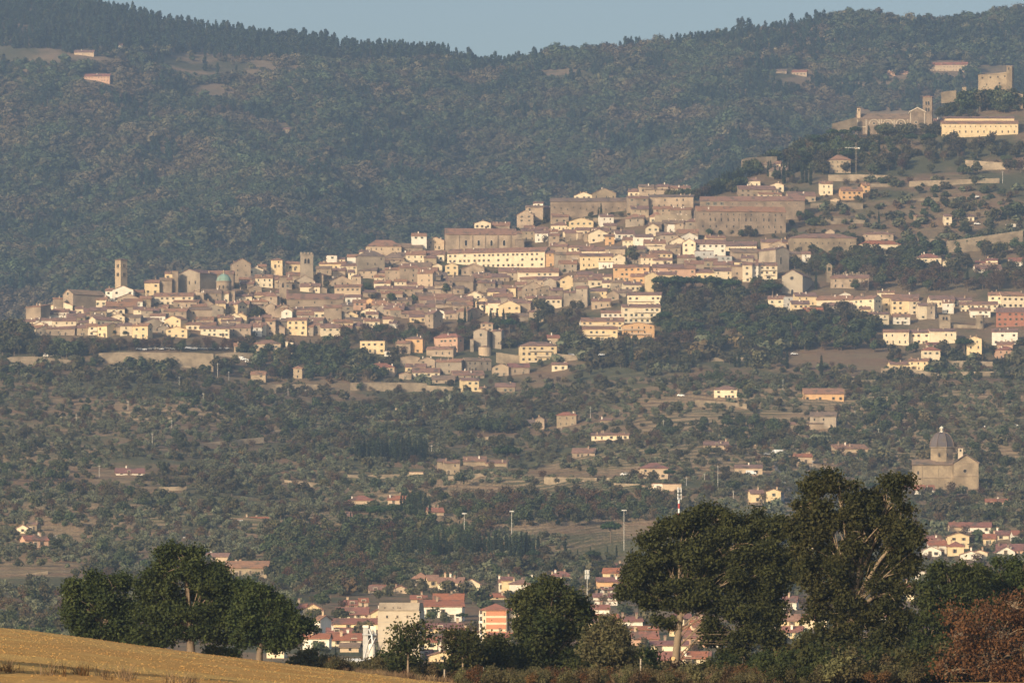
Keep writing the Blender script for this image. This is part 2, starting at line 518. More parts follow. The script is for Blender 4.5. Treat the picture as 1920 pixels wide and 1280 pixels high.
def house(x0, x1, yr, ye, yb, col, kind, side=0.0, flags='', name='house', roofmat=None, Y=None, far=False, label=None, cat=None, depth=None, wins=None, rect=True):
    """photo columns of the front wall, photo rows of ridge, eave and base -> one house with its parts"""
    xc = (x0+x1)/2
    if Y is None: Y = hit(xc, yb, far)
    k = A*Y
    wpx = (x1-x0)*k
    he = (yb-ye)*k
    th = 0.0
    if side:
        sm = abs(side)*k
        d = depth or max(sm/.62, 7.0)
        th = -math.copysign(math.asin(min(.95, sm/d)), side)
        wd = wpx/max(.35, math.cos(th))
    else:
        th = math.radians(rh.uniform(-9, 9)) if not ('Z' in flags) else 0.0
        wd = wpx/math.cos(th)
        d = depth or min(max(.8*wd, 7.0), 12.5)
    zb = z_of(yb, Y)
    if kind in ('g', 'n'): hr = z_of(yr, Y) - zb
    elif kind == 's': hr = z_of(yr, Y+d) - zb
    else: hr = z_of(yr, Y+d/2) - zb
    if kind == 'f': hr = max(hr, he + .27*d/2); hr = min(hr, he+.55*d/2)
    elif kind == 'g': hr = max(hr, he+.2*wd/2); hr = min(hr, he+.6*wd/2)
    elif kind in 'ht': hr = max(hr, he+.28*min(d, wd)/2); hr = min(hr, he+1.1*min(d, wd)/2)
    elif kind == 's': hr = max(hr, he+.22*d)
    r = empty(name, ((xc-960)*k, Y, zb), th)
    wm = MATS[CM.get(col, col)]
    wall = put(wall_mesh(kind, wd, d, he, hr, wm), 'wall', r, (0,0,0))
    rm = roofmat or ('red_tile' if 'R' in flags else 'brown_tile' if (col in 'sSG' and rh.random() < .45) or 'D' in flags else 'tile')
    roof = put(roof_mesh(kind, wd, d, he, hr, .55, rm), 'roof', r, (0,0,0))
    # windows
    st = max(1, round(he/3.5)); sh = he/st
    stone_ = col in 'sSG'
    def row(span, z, h, wv, face, x_off=0.0, skip=.1):
        n = max(1, int(span/(3.3 if not stone_ else 4.0)))
        for i in range(n):
            if rh.random() < skip: continue
            u = -span/2 + span*(i+.5)/n + rh.uniform(-.45, .45)
            if face == 'front': loc, rz = (u, 0, z), 0.0
            elif face == 'right': loc, rz = (wd/2, d/2+u, z), math.pi/2
            else: loc, rz = (-wd/2, d/2-u, z), -math.pi/2
            put(wv, 'window', r, loc, (.88 if h > 1.2 else .75, 1, h*.9), rz)
    if 'N' not in flags:
        wv = WIN_STONE if stone_ and rh.random() < .6 else rh.choice(WIN if col not in 'oyc' else WIN[:2]+WIN[1:3])
        for f in range(st):
            zc = he - sh*(f+1) + sh*.3
            if f == st-1 and st > 1:
                pass
            h = min(1.75, sh*.5) if f or st == 1 else min(1.5, sh*.45)
            row(wd-1.0, zc, h, wv, 'front', skip=.2 if not stone_ else .34)
            if side > 0 and f < 3: row(d-1.2, zc, h, wv, 'right', skip=.5)
            if side < 0 and f < 3: row(d-1.2, zc, h, wv, 'left', skip=.4)
        if st >= 1 and 'n' not in flags and rh.random() < .5:
            put(DOOR, 'door', r, (rh.uniform(-.3, .3)*wd, -.01, .02), (1.3, 1, 2.2))
    if 'B' in flags:
        for f in range(max(1, st-0)):
            z = he - sh*(f+1)
            if z < -.5: continue
            m = MB(); bw = wd*rh.uniform(.5, .8); bx = (wd-bw)/2*rh.choice([-1, 1, .3])
            m.box(bx-bw/2, bx+bw/2, -1.3, -.002, z-.1, z+.08, 0)
            m.box(bx-bw/2, bx+bw/2, -1.3, -1.24, z+.95, z+1.03, 1)
            for q in range(int(bw/.5)+1):
                m.box(bx-bw/2+q*.5, bx-bw/2+q*.5+.05, -1.29, -1.25, z+.08, z+.95, 1)
            m.build('balcony', [MATS['white'], MATS['metal']], r)
    # chimneys ride on the roof
    if kind in 'fghs' and 'X' not in flags:
        for _ in range(rh.choice([0, 1, 1, 2, 2, 3]) if wd > 7 else rh.choice([0, 1, 1])):
            u = rh.uniform(-.42, .42)*wd; v = rh.uniform(.15, .8)*d
            if kind == 'f': z = hr - abs(v-d/2)*(hr-he)/(d/2)
            elif kind == 'g': z = hr - abs(u)*(hr-he)/(wd/2)
            elif kind == 's': z = he + v*(hr-he)/d
            else: z = he + max(0.0, min(v, d-v, wd/2-abs(u)))*(hr-he)/(min(d, wd)/2)
            put(rh.choice(CHIM), 'chimney', roof, (u, v, z), (1, 1, rh.uniform(.8, 1.15)))
    RECTS.append((x0, x1, min(yr, ye), yb))
    wn = 'narrow' if wpx < 7.5 else 'wide' if wpx > 15 else 'long' if wpx > 24 else 'small' if he < 4.5 else ''
    sn = {1: 'low', 2: 'two-storey', 3: 'three-storey', 4: 'four-storey', 5: 'five-storey'}.get(st, 'tall')
    kn = dict(f='tiled roof', g='gabled front', h='hipped roof', t='pyramid roof', n='flat roof', s='sloping roof')[kind]
    if roofmat is None and 'R' in flags: kn = kn.replace('tiled', 'red').replace('hipped', 'red hipped').replace('sloping', 'red sloping')
    if label: tag(r, label, cat or name.replace('_', ' '))
    else:
        r['category'] = cat or name.replace('_', ' ')
        HOUSES.append((r, xc, (ye+min(yb, ye+40))/2, CWORD.get(col, col), wn, sn, kn, name.replace('_', ' ')))
    r['_w'] = wd; r['_d'] = d; r['_he'] = he; r['_k'] = k; r['_hr'] = hr
    return r

def region(ox, oy, sc, text, far=False):
    for ln in text.strip().splitlines():
        p = ln.split()
        if len(p) < 7: continue
        x0, x1, yr, ye, yb = (float(v) for v in p[:5])
        col, kind = p[5], p[6]
        side, flags = 0.0, ''
        for q in p[7:]:
            if q.lstrip('-').isdigit(): side = float(q)/sc
            else: flags += q
        kw = {}
        if '=' in flags:
            pre, _, rest = flags.partition('='); nm, _, post = rest.partition(';')
            kw['name'] = nm; flags = pre + post
        else:
            kw['name'] = 'stone_house' if col in 'sSGd' else 'suburban_house' if oy+yb/sc > 960 else 'plastered_house'
        house(ox+x0/sc, ox+x1/sc, oy+yr/sc, oy+ye/sc, oy+yb/sc, col, kind, side, flags, far=far, **kw)

# columns: x0 x1 ridge eave base colour roof [side] [flags]
region(0, 440, 4, """
190 310 528 540 640 s s 62 N
165 275 632 650 728 c f
270 390 622 640 735 w f
395 570 622 645 750 c f
380 545 500 528 585 c g
360 470 552 575 635 s g
455 565 562 588 640 w f
402 470 470 480 545 s f N
597 665 470 484 545 c f
668 800 455 484 545 c f
790 842 400 418 495 w f
1000 1078 410 428 480 s f
1083 1195 320 358 450 y f
1236 1292 268 290 340 y f
1197 1290 318 340 455 s f
1292 1336 266 275 450 s n N
1150 1450 435 460 530 c f
1062 1148 455 478 535 s f
885 1040 440 472 520 s g
925 1070 478 497 545 w f
800 1030 485 535 590 s f
775 935 532 552 600 c f
563 632 538 552 610 c f
632 765 540 578 630 s f
800 915 572 592 625 c g
722 905 612 637 690 c f -55
590 720 638 655 700 s f
648 730 665 685 760 c f B
730 805 662 682 770 y f 80
902 990 656 680 758 c f
990 1110 648 682 782 y f 30
945 1050 622 640 668 s f
1050 1195 610 650 700 s f
1000 1080 538 558 625 c f
1080 1190 528 572 620 c f
1125 1240 588 606 655 w f
1230 1358 605 635 700 y g 50
1224 1400 528 572 655 s f 22
1425 1590 542 560 660 s f
1300 1490 487 502 555 s f
1510 1600 478 515 560 s g
1615 1692 478 512 605 y f
1692 1785 488 522 605 y f 62
1243 1405 688 708 775 y g
1206 1262 680 690 740 o g
1395 1620 652 674 722 c f
1505 1720 682 702 765 c f
1720 1880 668 695 770 s f
1882 1965 655 690 765 w f
1635 1752 598 620 690 y f
1750 1850 584 612 665 y g
1470 1600 608 640 680 c f
1768 1890 443 460 515 c f
1455 1650 398 445 490 s f
1700 1825 392 430 470 s f
1795 1882 318 336 390 w f
1802 1902 338 366 415 s f
1870 1962 378 396 450 s g
1190 1260 520 545 600 s f
178 250 705 716 745 w f
1600 1700 438 452 500 w f
""")
region(440, 440, 4, """
95 215 238 260 300 c g
272 358 172 190 250 y t
178 238 220 236 270 s f
388 492 200 217 270 y f
632 825 200 217 270 y f
695 768 143 156 190 w n
690 828 168 182 215 c f
842 945 133 165 220 w f
932 998 113 126 160 c f
995 1250 40 86 130 t h
1225 1410 62 96 140 s f
1365 1572 118 148 200 c f
1328 1440 -12 8 40 w f
1440 1572 15 42 110 t g
798 925 212 232 300 c f
850 896 258 280 345 c f
610 726 233 250 305 s f
592 666 290 305 380 s g 40
450 600 300 345 410 G g
392 515 280 302 360 s f
490 640 362 388 440 c f
562 692 378 405 445 s g
748 946 372 392 470 t f
878 948 298 312 400 s h
725 880 305 345 390 s g
1044 1166 338 362 405 c f
1046 1140 298 318 360 c f
1128 1240 245 262 390 s f 
1240 1372 228 248 400 s f
1370 1486 268 288 435 t f 22
1055 1412 382 404 465 s f
1200 1288 332 350 410 c f
1288 1368 355 372 412 c f
1482 1556 214 232 290 c g
1578 1676 210 230 305 y g
1290 1470 195 240 290 s f
1700 1872 224 254 310 s g
1480 1592 272 302 350 s f
1595 1800 298 342 410 s f
1795 1925 280 320 400 s f
828 946 448 466 520 w f
888 985 480 505 570 p f
980 1042 472 492 545 o g
1030 1125 488 508 560 p f
1114 1268 512 532 590 c f
938 1072 548 572 615 c g
808 926 572 600 650 y g
670 802 525 545 650 s f
800 890 512 530 620 s f
440 662 540 560 615 s f
300 440 508 560 625 s g
235 302 498 530 620 s g
115 252 478 500 600 s h
122 262 428 450 505 y f
5 125 443 466 510 y f
-5 92 490 515 590 c f
0 92 582 606 660 y g
233 306 628 646 758 t f
304 386 608 645 755 G f
384 542 602 640 758 y f 14
558 664 618 640 715 G f 25
662 750 652 676 715 c f
748 886 634 656 735 y f
0 120 668 698 765 w f
118 236 652 676 748 c f
975 1088 622 646 725 c f
1112 1192 608 630 670 c f
1160 1218 645 662 705 w f
1312 1442 598 616 660 y f
1250 1420 568 592 625 s f
1425 1490 566 592 700 s f 70
1576 1660 572 588 640 s f
1665 1748 548 572 650 s f 70
1260 1420 540 560 600 s f
1388 1562 458 486 520 s f
1478 1640 490 520 555 s f
1588 1782 458 490 540 s f
1640 1785 502 526 570 s f
1738 1852 422 452 515 c g
1805 1920 468 498 565 y g
1495 1692 342 376 430 s f
1636 1722 380 400 450 s f
1000 1150 262 285 330 s f
960 1060 415 430 470 s f
1100 1260 420 440 480 s f
1180 1330 470 492 530 s f
1360 1480 430 452 490 s f
""")
region(800, 340, 4, """
358 482 292 312 360 c g
478 622 302 330 370 s f
676 800 215 250 310 s g
792 868 213 236 275 c f
742 872 178 192 230 s f
800 872 150 162 200 w f
868 932 180 202 280 G f
942 1065 232 264 320 s f
1105 1248 78 106 140 c g
1244 1420 50 88 140 d g
1510 1640 45 76 120 c f
1640 1832 25 58 115 s f
1828 1920 32 50 100 t f
1765 1925 150 166 205 w n
1838 1925 192 212 260 s f
1700 1842 185 205 265 s f
1066 1250 270 298 375 y g
812 912 315 360 430 o f
908 985 348 376 440 w f
738 812 325 346 405 s f
1022 1066 360 375 445 c f
1244 1370 342 370 430 t f
1338 1408 398 412 480 o f
1390 1500 345 382 425 s f
1468 1592 416 440 500 c f
1418 1562 362 392 435 w f
1562 1700 395 415 510 w f
1636 1792 436 464 540 c f
1790 1890 468 492 575 s f 18
1748 1880 380 402 480 G h
1665 1762 298 322 400 S f
1780 1925 290 312 380 s f
1064 1250 478 494 530 c f
968 1062 438 472 540 s g
964 1052 530 546 665 G f
1048 1152 512 546 665 s f B
1150 1392 492 520 570 c f
1150 1396 538 560 650 y f
1394 1490 543 566 645 c g
1678 1842 522 540 610 y f
1588 1682 552 572 625 G f
1698 1842 572 590 640 c f
1400 1562 622 645 750 o f
1560 1668 622 642 755 o f
1640 1740 678 705 835 y g
1738 1872 680 700 780 y f
1700 1925 620 645 745 p f
688 992 645 680 750 c f
275 432 612 645 700 s g
538 690 645 672 730 s f
1000 1116 702 735 815 y g
1108 1212 698 722 790 s f
1212 1322 712 738 795 c f
1318 1402 735 758 810 c f
1385 1480 730 756 810 G f
1478 1612 752 772 830 c f
718 870 748 792 875 s g
568 670 776 796 875 y f
455 592 790 826 885 y f
295 425 818 850 905 c g
345 452 730 758 830 G f
448 562 742 768 830 s f
165 350 705 745 835 s f
748 850 852 876 960 c f
848 1012 858 880 965 c f
928 1022 795 815 880 s f
1028 1122 818 832 940 G f
1120 1205 782 800 950 G f 14
1228 1352 785 822 895 y f
1350 1442 812 845 900 s g
1238 1382 876 896 955 t f
460 552 876 908 1010 c f
540 702 892 928 1015 y g 
618 752 876 896 960 c f
602 768 986 1008 1060 G f
768 876 966 978 1060 d f
232 320 948 970 1045 s f 110
135 226 966 984 1035 s f
200 345 900 928 970 s f
165 345 858 884 920 s f
0 130 888 914 960 s f
50 200 842 868 905 s f
380 470 875 900 970 c f
420 560 858 880 930 s f
0 110 690 715 770 s f
60 190 745 775 850 s f
345 470 680 705 750 s f
470 620 690 715 760 s f
700 830 705 728 770 s f
830 1000 712 738 790 s f
1130 1250 675 695 730 s f
1250 1390 690 712 760 c f
1290 1400 590 606 660 w n
1530 1640 690 712 770 o f
""")
region(1200, 260, 4, """
740 1022 352 378 440 s f
808 902 292 316 370 c h
978 1078 328 346 400 c g
890 1066 398 416 450 c f
1112 1318 398 428 480 t f
1420 1580 122 158 262 d h
1018 1116 203 226 270 d s
1350 1446 318 336 425 c f
1510 1672 362 390 460 o f
1668 1726 330 348 410 o f
1428 1496 443 456 480 t g
275 378 352 372 405 c f
130 212 338 358 400 s f
-5 105 340 362 410 s f
258 380 425 445 540 s f 24
170 318 455 474 520 w f
228 384 516 532 600 s f
275 436 678 706 765 s f
180 326 612 632 700 s f
320 416 748 778 895 c g
414 642 745 788 895 w f
498 642 722 744 800 y f
644 872 762 802 850 c f
690 882 822 852 930 s f
912 1116 752 776 850 t f
1120 1216 842 862 965 s f
1214 1280 842 862 965 w f B
410 552 832 842 935 g n
554 690 872 882 950 g n
80 242 836 858 905 y f
190 302 796 816 900 s f 20
30 162 778 802 860 c f
204 416 946 974 1062 p f
414 562 976 1002 1060 y f
556 688 966 990 1060 c f
690 770 945 955 1065 s f
770 842 918 945 1080 c f
838 888 915 948 1070 w f
884 1030 926 950 1060 c f B
680 792 900 922 960 y f
868 982 905 924 965 c f
38 272 996 1018 1115 y f
1670 1900 698 716 775 s h
1652 1955 762 790 880 c h R
""")
region(1440, 400, 4, """
1110 1300 302 332 412 c h R
1312 1390 338 356 435 c g
1555 1722 353 372 400 c f R
1558 1756 382 416 445 w f
1635 1722 337 350 390 c f R
1812 1950 322 358 400 w f R
1795 1895 68 78 112 w n
1105 1132 10 22 95 d s N
1320 1380 5 20 98 c f
1488 1546 8 22 58 c f
0 126 602 640 730 c f
124 186 605 625 745 g n
204 366 592 620 695 y f
178 312 652 678 760 y f B
0 140 718 735 785 y f
264 412 702 732 800 c f R
364 632 616 646 700 c f
408 622 668 690 750 G f
534 622 588 606 640 w g
638 792 612 640 760 c f 62
738 800 738 752 838 y f
798 908 738 754 835 c f B
690 770 698 716 810 y f
860 1002 605 628 740 y f
928 1056 630 652 770 y f
1058 1132 632 656 760 c f
1130 1192 660 690 795 c f
1190 1252 656 690 800 G f 22
1218 1402 615 645 705 c f
1308 1392 652 668 755 w f
938 1066 752 772 835 w f
1438 1722 660 682 745 c f
1518 1668 706 726 790 w f
1652 1772 586 612 705 c f
1752 1965 586 616 715 c f
1712 1965 705 738 850 b f
864 1056 868 888 988 c f
1054 1216 870 892 985 c f
1214 1412 862 882 985 c f
1680 1872 862 886 990 w f 
1490 1602 918 940 1070 y g
1150 1292 1000 1025 1115 c h R
1190 1332 966 984 1020 c f R
1056 1202 1086 1106 1180 y f
918 1058 1108 1130 1180 y f
1720 1856 995 1022 1095 p h R
1718 1842 962 980 1020 p f
822 948 578 592 640 c f
1000 1130 605 632 670 c f
1380 1530 628 650 690 c f
""")
region(440, 440, 4, """
140 345 788 816 905 t h =villa;
-5 40 805 830 905 t f
465 562 820 842 895 c f =villa;B
940 1126 782 796 895 y n =villa;
1122 1172 860 872 915 w n
1218 1318 792 812 895 s f
1282 1410 760 780 890 o h
1494 1672 742 770 868 p h 46 R=apartment_building;
1438 1640 830 856 915 s f 22
1508 1702 915 950 1048 G f 18
1735 1925 902 942 1030 G f -35
1244 1388 902 918 990 s g
1384 1502 912 938 1005 s g
1278 1432 965 990 1035 y f
1334 1538 998 1030 1070 c f
1232 1326 1028 1044 1090 s g
975 1198 962 992 1060 t h =villa;R
120 232 1018 1044 1110 d f =farmhouse;
440 506 982 1000 1085 d h =farmhouse;
1480 1652 1052 1082 1118 s f
1640 1872 1018 1050 1085 s f
1698 1832 1072 1090 1178 y f =farmhouse;
1830 1876 1140 1152 1180 y s N
1210 1300 800 815 850 s f
""")
region(840, 540, 4, """
540 816 402 432 556 y h =apartment_building;B
655 745 335 350 395 S g R
745 842 345 370 430 t f R
338 455 562 588 662 t g
455 612 562 590 650 s f R
778 896 556 572 622 c f
355 502 685 738 790 d f
815 962 928 952 1040 d h 12 R=farmhouse;
582 660 985 1005 1045 s f =farmhouse;
655 722 960 982 1062 s g =farmhouse;
1075 1190 1085 1102 1145 c f =farmhouse;
1190 1356 1085 1100 1140 c f
930 1100 1195 1232 1275 s f =farmhouse;
1140 1225 975 990 1005 d s N
1005 1310 245 252 330 w f
1150 1450 165 185 262 w f B
1310 1595 120 142 265 c f B
1345 1600 30 50 150 c f B
""")
region(1200, 640, 2.6667, """
370 486 220 240 288 c h =farmhouse;
820 1020 232 260 305 o f =farmhouse;
850 980 352 372 440 G f =farmhouse;
846 915 396 408 440 s f
320 442 498 516 532 t f =farmhouse;
475 612 614 630 672 t f =farmhouse;
554 620 738 758 815 y f =farmhouse;
630 704 735 748 820 y g =farmhouse;
776 862 560 574 612 t f R=farmhouse;
972 1142 512 534 562 d s N=farmhouse;
0 140 605 632 686 t h R=farmhouse;
1372 1476 715 738 765 w f R
1310 1362 715 730 752 t h R
1730 1838 785 800 825 t f R=farmhouse;
740 776 402 412 442 d f N
520 580 480 495 525 t f R
""")
region(640, 680, 2.6667, """
38 162 662 686 718 t h R=farmhouse;
232 320 658 682 708 t f R=farmhouse;
434 512 714 742 772 t f R=farmhouse;
515 592 485 498 558 d f =farmhouse;
478 522 478 492 545 d s N
338 410 536 546 568 t n N
610 725 466 490 520 d s N
720 828 488 500 520 d s N
1504 1560 608 614 642 t n N
1560 1606 596 604 642 w n
1606 1700 598 606 642 t n N
348 402 860 880 900 o f R=farmhouse;
420 460 858 878 905 o f R=farmhouse;
""")
region(0, 640, 2.6667, """
82 140 908 930 958 c g =farmhouse;
138 185 902 912 955 d f
128 240 962 990 1030 p f -34 R=farmhouse;
580 722 632 655 668 w f R=farmhouse;
430 448 975 982 995 y f N
1028 1140 1055 1072 1105 t f =farmhouse;
1125 1338 1095 1128 1180 d f =farmhouse;
1225 1340 875 888 898 t f R=shed;N
1150 1215 880 888 898 g n N=shed;
1718 1760 850 870 895 o f =farmhouse;
1850 1920 1218 1240 1262 t f =farmhouse;
""")
# the modern town on the plain
region(480, 960, 4, """
1172 1290 450 495 555 c h
1290 1372 462 505 565 y f
1365 1552 480 525 595 c f
1545 1680 485 535 590 c g
862 975 545 560 605 c f R
1020 1142 545 575 610 t g R
1160 1280 620 645 680 t f R
1330 1555 605 655 690 p f R
1235 1560 655 700 790 w f R
1420 1545 690 710 820 w n B
285 370 682 718 770 c f R
360 490 682 720 790 y g R
665 760 655 690 720 p f R
780 842 640 668 705 t f R
600 840 705 760 800 c f R
835 1010 712 770 805 y g R
560 930 795 830 880 y f R
440 482 770 800 915 w f 78
530 790 862 895 935 y f R
550 790 905 950 1005 c f R
350 548 905 938 1030 w f R
80 210 925 995 1095 c f R
630 770 975 1005 1050 t f D
1245 1560 830 865 905 y f R
1250 1360 930 965 1030 c f R
1365 1470 925 955 1030 w f R
1250 1310 1025 1055 1110 t f R
1305 1510 1035 1065 1120 y g
1610 1718 600 625 650 w f R
1740 1895 605 630 655 y f R
1845 1925 480 505 605 y f R
1820 1850 505 520 600 w s
1530 1680 870 890 930 w f R
""")
region(880, 960, 4, """
300 460 500 535 610 w h
420 500 495 505 560 y f
600 775 440 478 520 c h R
1000 1130 415 450 505 y f R
1075 1160 388 400 440 y f R
1140 1275 400 440 505 y f
960 1140 485 515 580 o f R
1130 1230 520 545 600 p f R
930 1110 605 630 660 w f R
940 1110 640 665 700 w n B
900 1050 690 720 790 w f R B
880 970 800 820 910 y f 
930 1120 760 800 860 t f R
1120 1300 780 810 860 w f R
1230 1420 890 940 1000 p f R
1360 1640 960 990 1060 c f R
1420 1800 1040 1100 1140 t f R
1640 1900 930 960 1010 w f R
1500 1700 850 880 930 y f R
1200 1420 850 875 920 c f R
1520 1660 760 790 850 c f R
1700 1860 780 810 880 y f R
1780 1880 420 435 480 c f R
1000 1090 560 575 610 w f R
160 260 900 940 1010 c f R
260 330 900 940 1000 w f R
""")
region(1280, 860, 3, """
515 585 328 348 390 w h R
200 300 575 600 660 c f R
430 520 500 520 600 w f R
655 745 440 465 520 y f R
480 655 870 905 950 y f
545 668 938 968 1010 y f R
460 550 960 985 1010 p f R
690 810 870 895 960 c f R
560 640 770 800 850 w f R
60 200 900 940 1000 c f R
0 140 950 1000 1060 p f R
0 135 1080 1115 1160 c f R
1040 1180 790 820 870 w f R
1100 1300 850 880 930 c f R
1180 1300 700 730 800 c f R
1320 1370 600 640 710 w g
1505 1590 350 378 415 t f R
1575 1735 355 380 415 w f R
1340 1470 430 455 480 w h R
1490 1612 412 432 505 y g
1612 1700 400 435 470 o f R
1690 1760 408 445 490 y f R
1760 1870 400 425 460 c f R
1860 1960 398 425 460 w f R
1385 1485 455 482 540 w f R
1338 1455 488 515 550 w g
1490 1582 462 490 545 y h R
1562 1680 515 535 570 w g
1620 1715 508 525 570 c g R
1765 1925 470 510 540 p f R
1770 1870 490 520 545 w g R
1530 1640 595 620 660 t f R
""")
# far houses on the mountain
region(0, 0, 2, """
316 412 276 286 308 p f R=farmhouse;
408 438 290 296 310 t f =farmhouse;
1042 1086 478 484 500 d s =farmhouse;
0 46 640 652 674 d f =farmhouse;
278 352 188 196 212 t f =farmhouse;
442 460 164 170 186 c f =farmhouse;
""", far=True)
region(1440, 80, 4, """
1195 1495 140 166 220 t f R=villa;
180 290 206 220 250 t f R=farmhouse;
60 140 200 210 235 s f =farmhouse;
890 952 208 222 250 p f =farmhouse;
985 1050 212 226 245 p f =farmhouse;
""", far=True)
# ------------------------------------------------------------------ landmark buildings
MARKS = []     # (words, photo x, photo y) used to tell look-alikes apart
def mark(words, x, y): MARKS.append((words, x, y))
class LM:
    def __init__(s, name, label, cat, px, pyb, yaw=0.0, Y=None, far=False, group=None):
        s.Y = Y or hit(px, pyb, far); s.k = A*s.Y; s.px = px; s.py = pyb
        s.r = empty(name, ((px-960)*s.k, s.Y, z_of(pyb, s.Y)), math.radians(yaw))
        tag(s.r, label, cat, group)
    def X(s, px): return (px-s.px)*s.k
    def Z(s, py): return (s.py-py)*s.k
    def box(s, name, x0, x1, y0, y1, pt, pb, mat, parent=None):
        m = MB(); m.box(s.X(x0), s.X(x1), y0, y1, s.Z(pb), s.Z(pt))
        return m.build(name, MATS[mat], parent or s.r)
    def cyl(s, name, prof, px, cy, mat, seg=20, parent=None, smooth=True, a0=0.0):
        m = MB(); m.lathe([(r*s.k, s.Z(py)) for r, py in prof], s.X(px), cy, seg, 0, a0)
        return m.build(name, MATS[mat], parent or s.r, smooth)
    def win(s, px, pyb, wpx, hpx, me=None, y=0.0, rz=0.0, name='window'):
        return put(me or WIN_STONE, name, s.r, (s.X(px), y, s.Z(pyb)), (wpx*s.k, 1, hpx*s.k), rz)

def arch_mesh(name, frame='stone'):
    """unit round-headed opening: dark recess, surround and sill"""
    m = MB()
    pts = [(-.5, 0), (.5, 0)] + [(.5*math.cos(t), .7+.3*math.sin(t)) for t in [i*math.pi/8 for i in range(9)]]
    m.prism([(x, z) for x, z in pts][::-1], 'y', -.03, .05, 1)
    out = [(.62*math.cos(t), .7+.38*math.sin(t)) for t in [i*math.pi/8 for i in range(9)]]
    inn = pts[2:]
    for i in range(8):
        a, b, c, d = inn[i], inn[i+1], out[i+1], out[i]
        m.prism([a, b, c, d], 'y', -.1, .04, 0)
    m.box(-.62, -.5, -.1, .04, 0, .7, 0); m.box(.5, .62, -.1, .04, 0, .7, 0)
    return m.mesh(name, [MATS[frame], MATS['glass']])
ARCH = arch_mesh('arched_opening'); ARCH_PALE = arch_mesh('arched_opening_pale', 'ridge_stone')
def round_mesh(name, frame):
    m = MB(); n = 20
    c = [(math.cos(2*math.pi*i/n), math.sin(2*math.pi*i/n)) for i in range(n)]
    m.prism([(.5*x, .5*z) for x, z in c][::-1], 'y', -.04, .05, 1)
    for i in range(n):
        a, b = c[i], c[(i+1) % n]
        m.prism([(.5*a[0], .5*a[1]), (.5*b[0], .5*b[1]), (.72*b[0], .72*b[1]), (.72*a[0], .72*a[1])], 'y', -.12, .05, 0)
    return m.mesh(name, [MATS[frame], MATS['glass']])
ROUND = round_mesh('round_window', 'ridge_stone'); ROUND_STONE = round_mesh('round_window_stone', 'grey_stone')
def half_ring(r0, r1, y0, y1, cx, cz, m, n=14, mi=0):
    for i in range(n):
        t0, t1 = math.pi*i/n, math.pi*(i+1)/n
        m.prism([(cx+r0*math.cos(t0), cz+r0*math.sin(t0)), (cx+r0*math.cos(t1), cz+r0*math.sin(t1)), (cx+r1*math.cos(t1), cz+r1*math.sin(t1)), (cx+r1*math.cos(t0), cz+r1*math.sin(t0))], 'y', y0, y1, mi)

def tower(label, px, ptop, pyb, wpx, yaw, mat, levels, n=2, owh=(2.4, 6), roof='t', words=None, faces=(0, 1), cat='tower', name='bell_tower', rise=3.0, Y=None):
    """square tower; levels are photo rows of the feet of its belfry openings"""
    L = LM(name, label, cat, px, pyb, yaw, Y)
    w_ = wpx*L.k; h = L.Z(ptop)
    m = MB(); m.box(-w_/2, w_/2, 0, w_, -6, h-.02); m.build('shaft', MATS[mat], L.r)
    for z in [h-.25] + [L.Z(p)-.5 for p in levels]:
        c = MB(); c.box(-w_/2-.22, w_/2+.22, -.22, w_+.22, z, z+.28); c.build('cornice', MATS[mat], L.r)
    for p in levels:
        for i in range(n):
            u = (i-(n-1)/2)*(owh[0]*1.45)*L.k
            for f in faces:
                loc, rz = ((u, -.01, L.Z(p)), 0) if f == 0 else ((w_/2+.01, w_/2+u, L.Z(p)), math.pi/2) if f == 1 else ((-w_/2-.01, w_/2-u, L.Z(p)), -math.pi/2)
                put(ARCH, 'belfry_opening', L.r, loc, (owh[0]*L.k, 1, owh[1]*L.k), rz)
    if roof == 't':
        put(roof_mesh('t', w_, w_, h+.1, h+rise*L.k, .5, 'tile'), 'roof', L.r, (0,0,0))
    elif roof == 'crenel':
        q = MB(); q.box(-w_/2-.3, w_/2+.3, -.3, w_+.3, h, h+.5); q.build('parapet', MATS[mat], L.r)
        for i in range(4):
            x = -w_/2-.3 + (w_+.6)*i/4
            for y0, y1 in ((-.3, .3), (w_-.3, w_+.3)):
                b = MB(); b.box(x+.1, x+.1+(w_+.6)/7, y0, y1, h+.5, h+1.8); b.build('merlon', MATS[mat], L.r)
    RECTS.append((px-wpx*.7, px+wpx*.7, ptop, pyb))
    if words: mark(words, px, (ptop+pyb)/2)
    return L

tower('tall square brown bell tower with paired arches at the town\'s left end', 221, 487, 548, 16.3, -45, 'gold_stone', [502, 518], 2, (2.5, 7), words='the tall left bell tower')
tower('plain stone bell tower with one narrow arch beside the long-roofed church', 530.5, 519, 570, 13, 6, 'stone', [539], 1, (3.4, 9), words='the one-arched bell tower', faces=(0,), rise=1.2)
tower('battlemented square tower with two open bell arches above the roofs', 575.5, 478, 540, 23.5, 4, 'grey_stone', [494], 2, (4.0, 9), 'crenel', words='the battlemented tower', faces=(0,), name='tower')
tower('slim four-arched bell tower between the striped church and yellow convent', 1739, 182, 234, 17.5, -10, 'dark_stone', [197, 209], 2, (3.2, 7), words='the hilltop bell tower', faces=(0,), rise=4, Y=hit(1670, 251)-4)

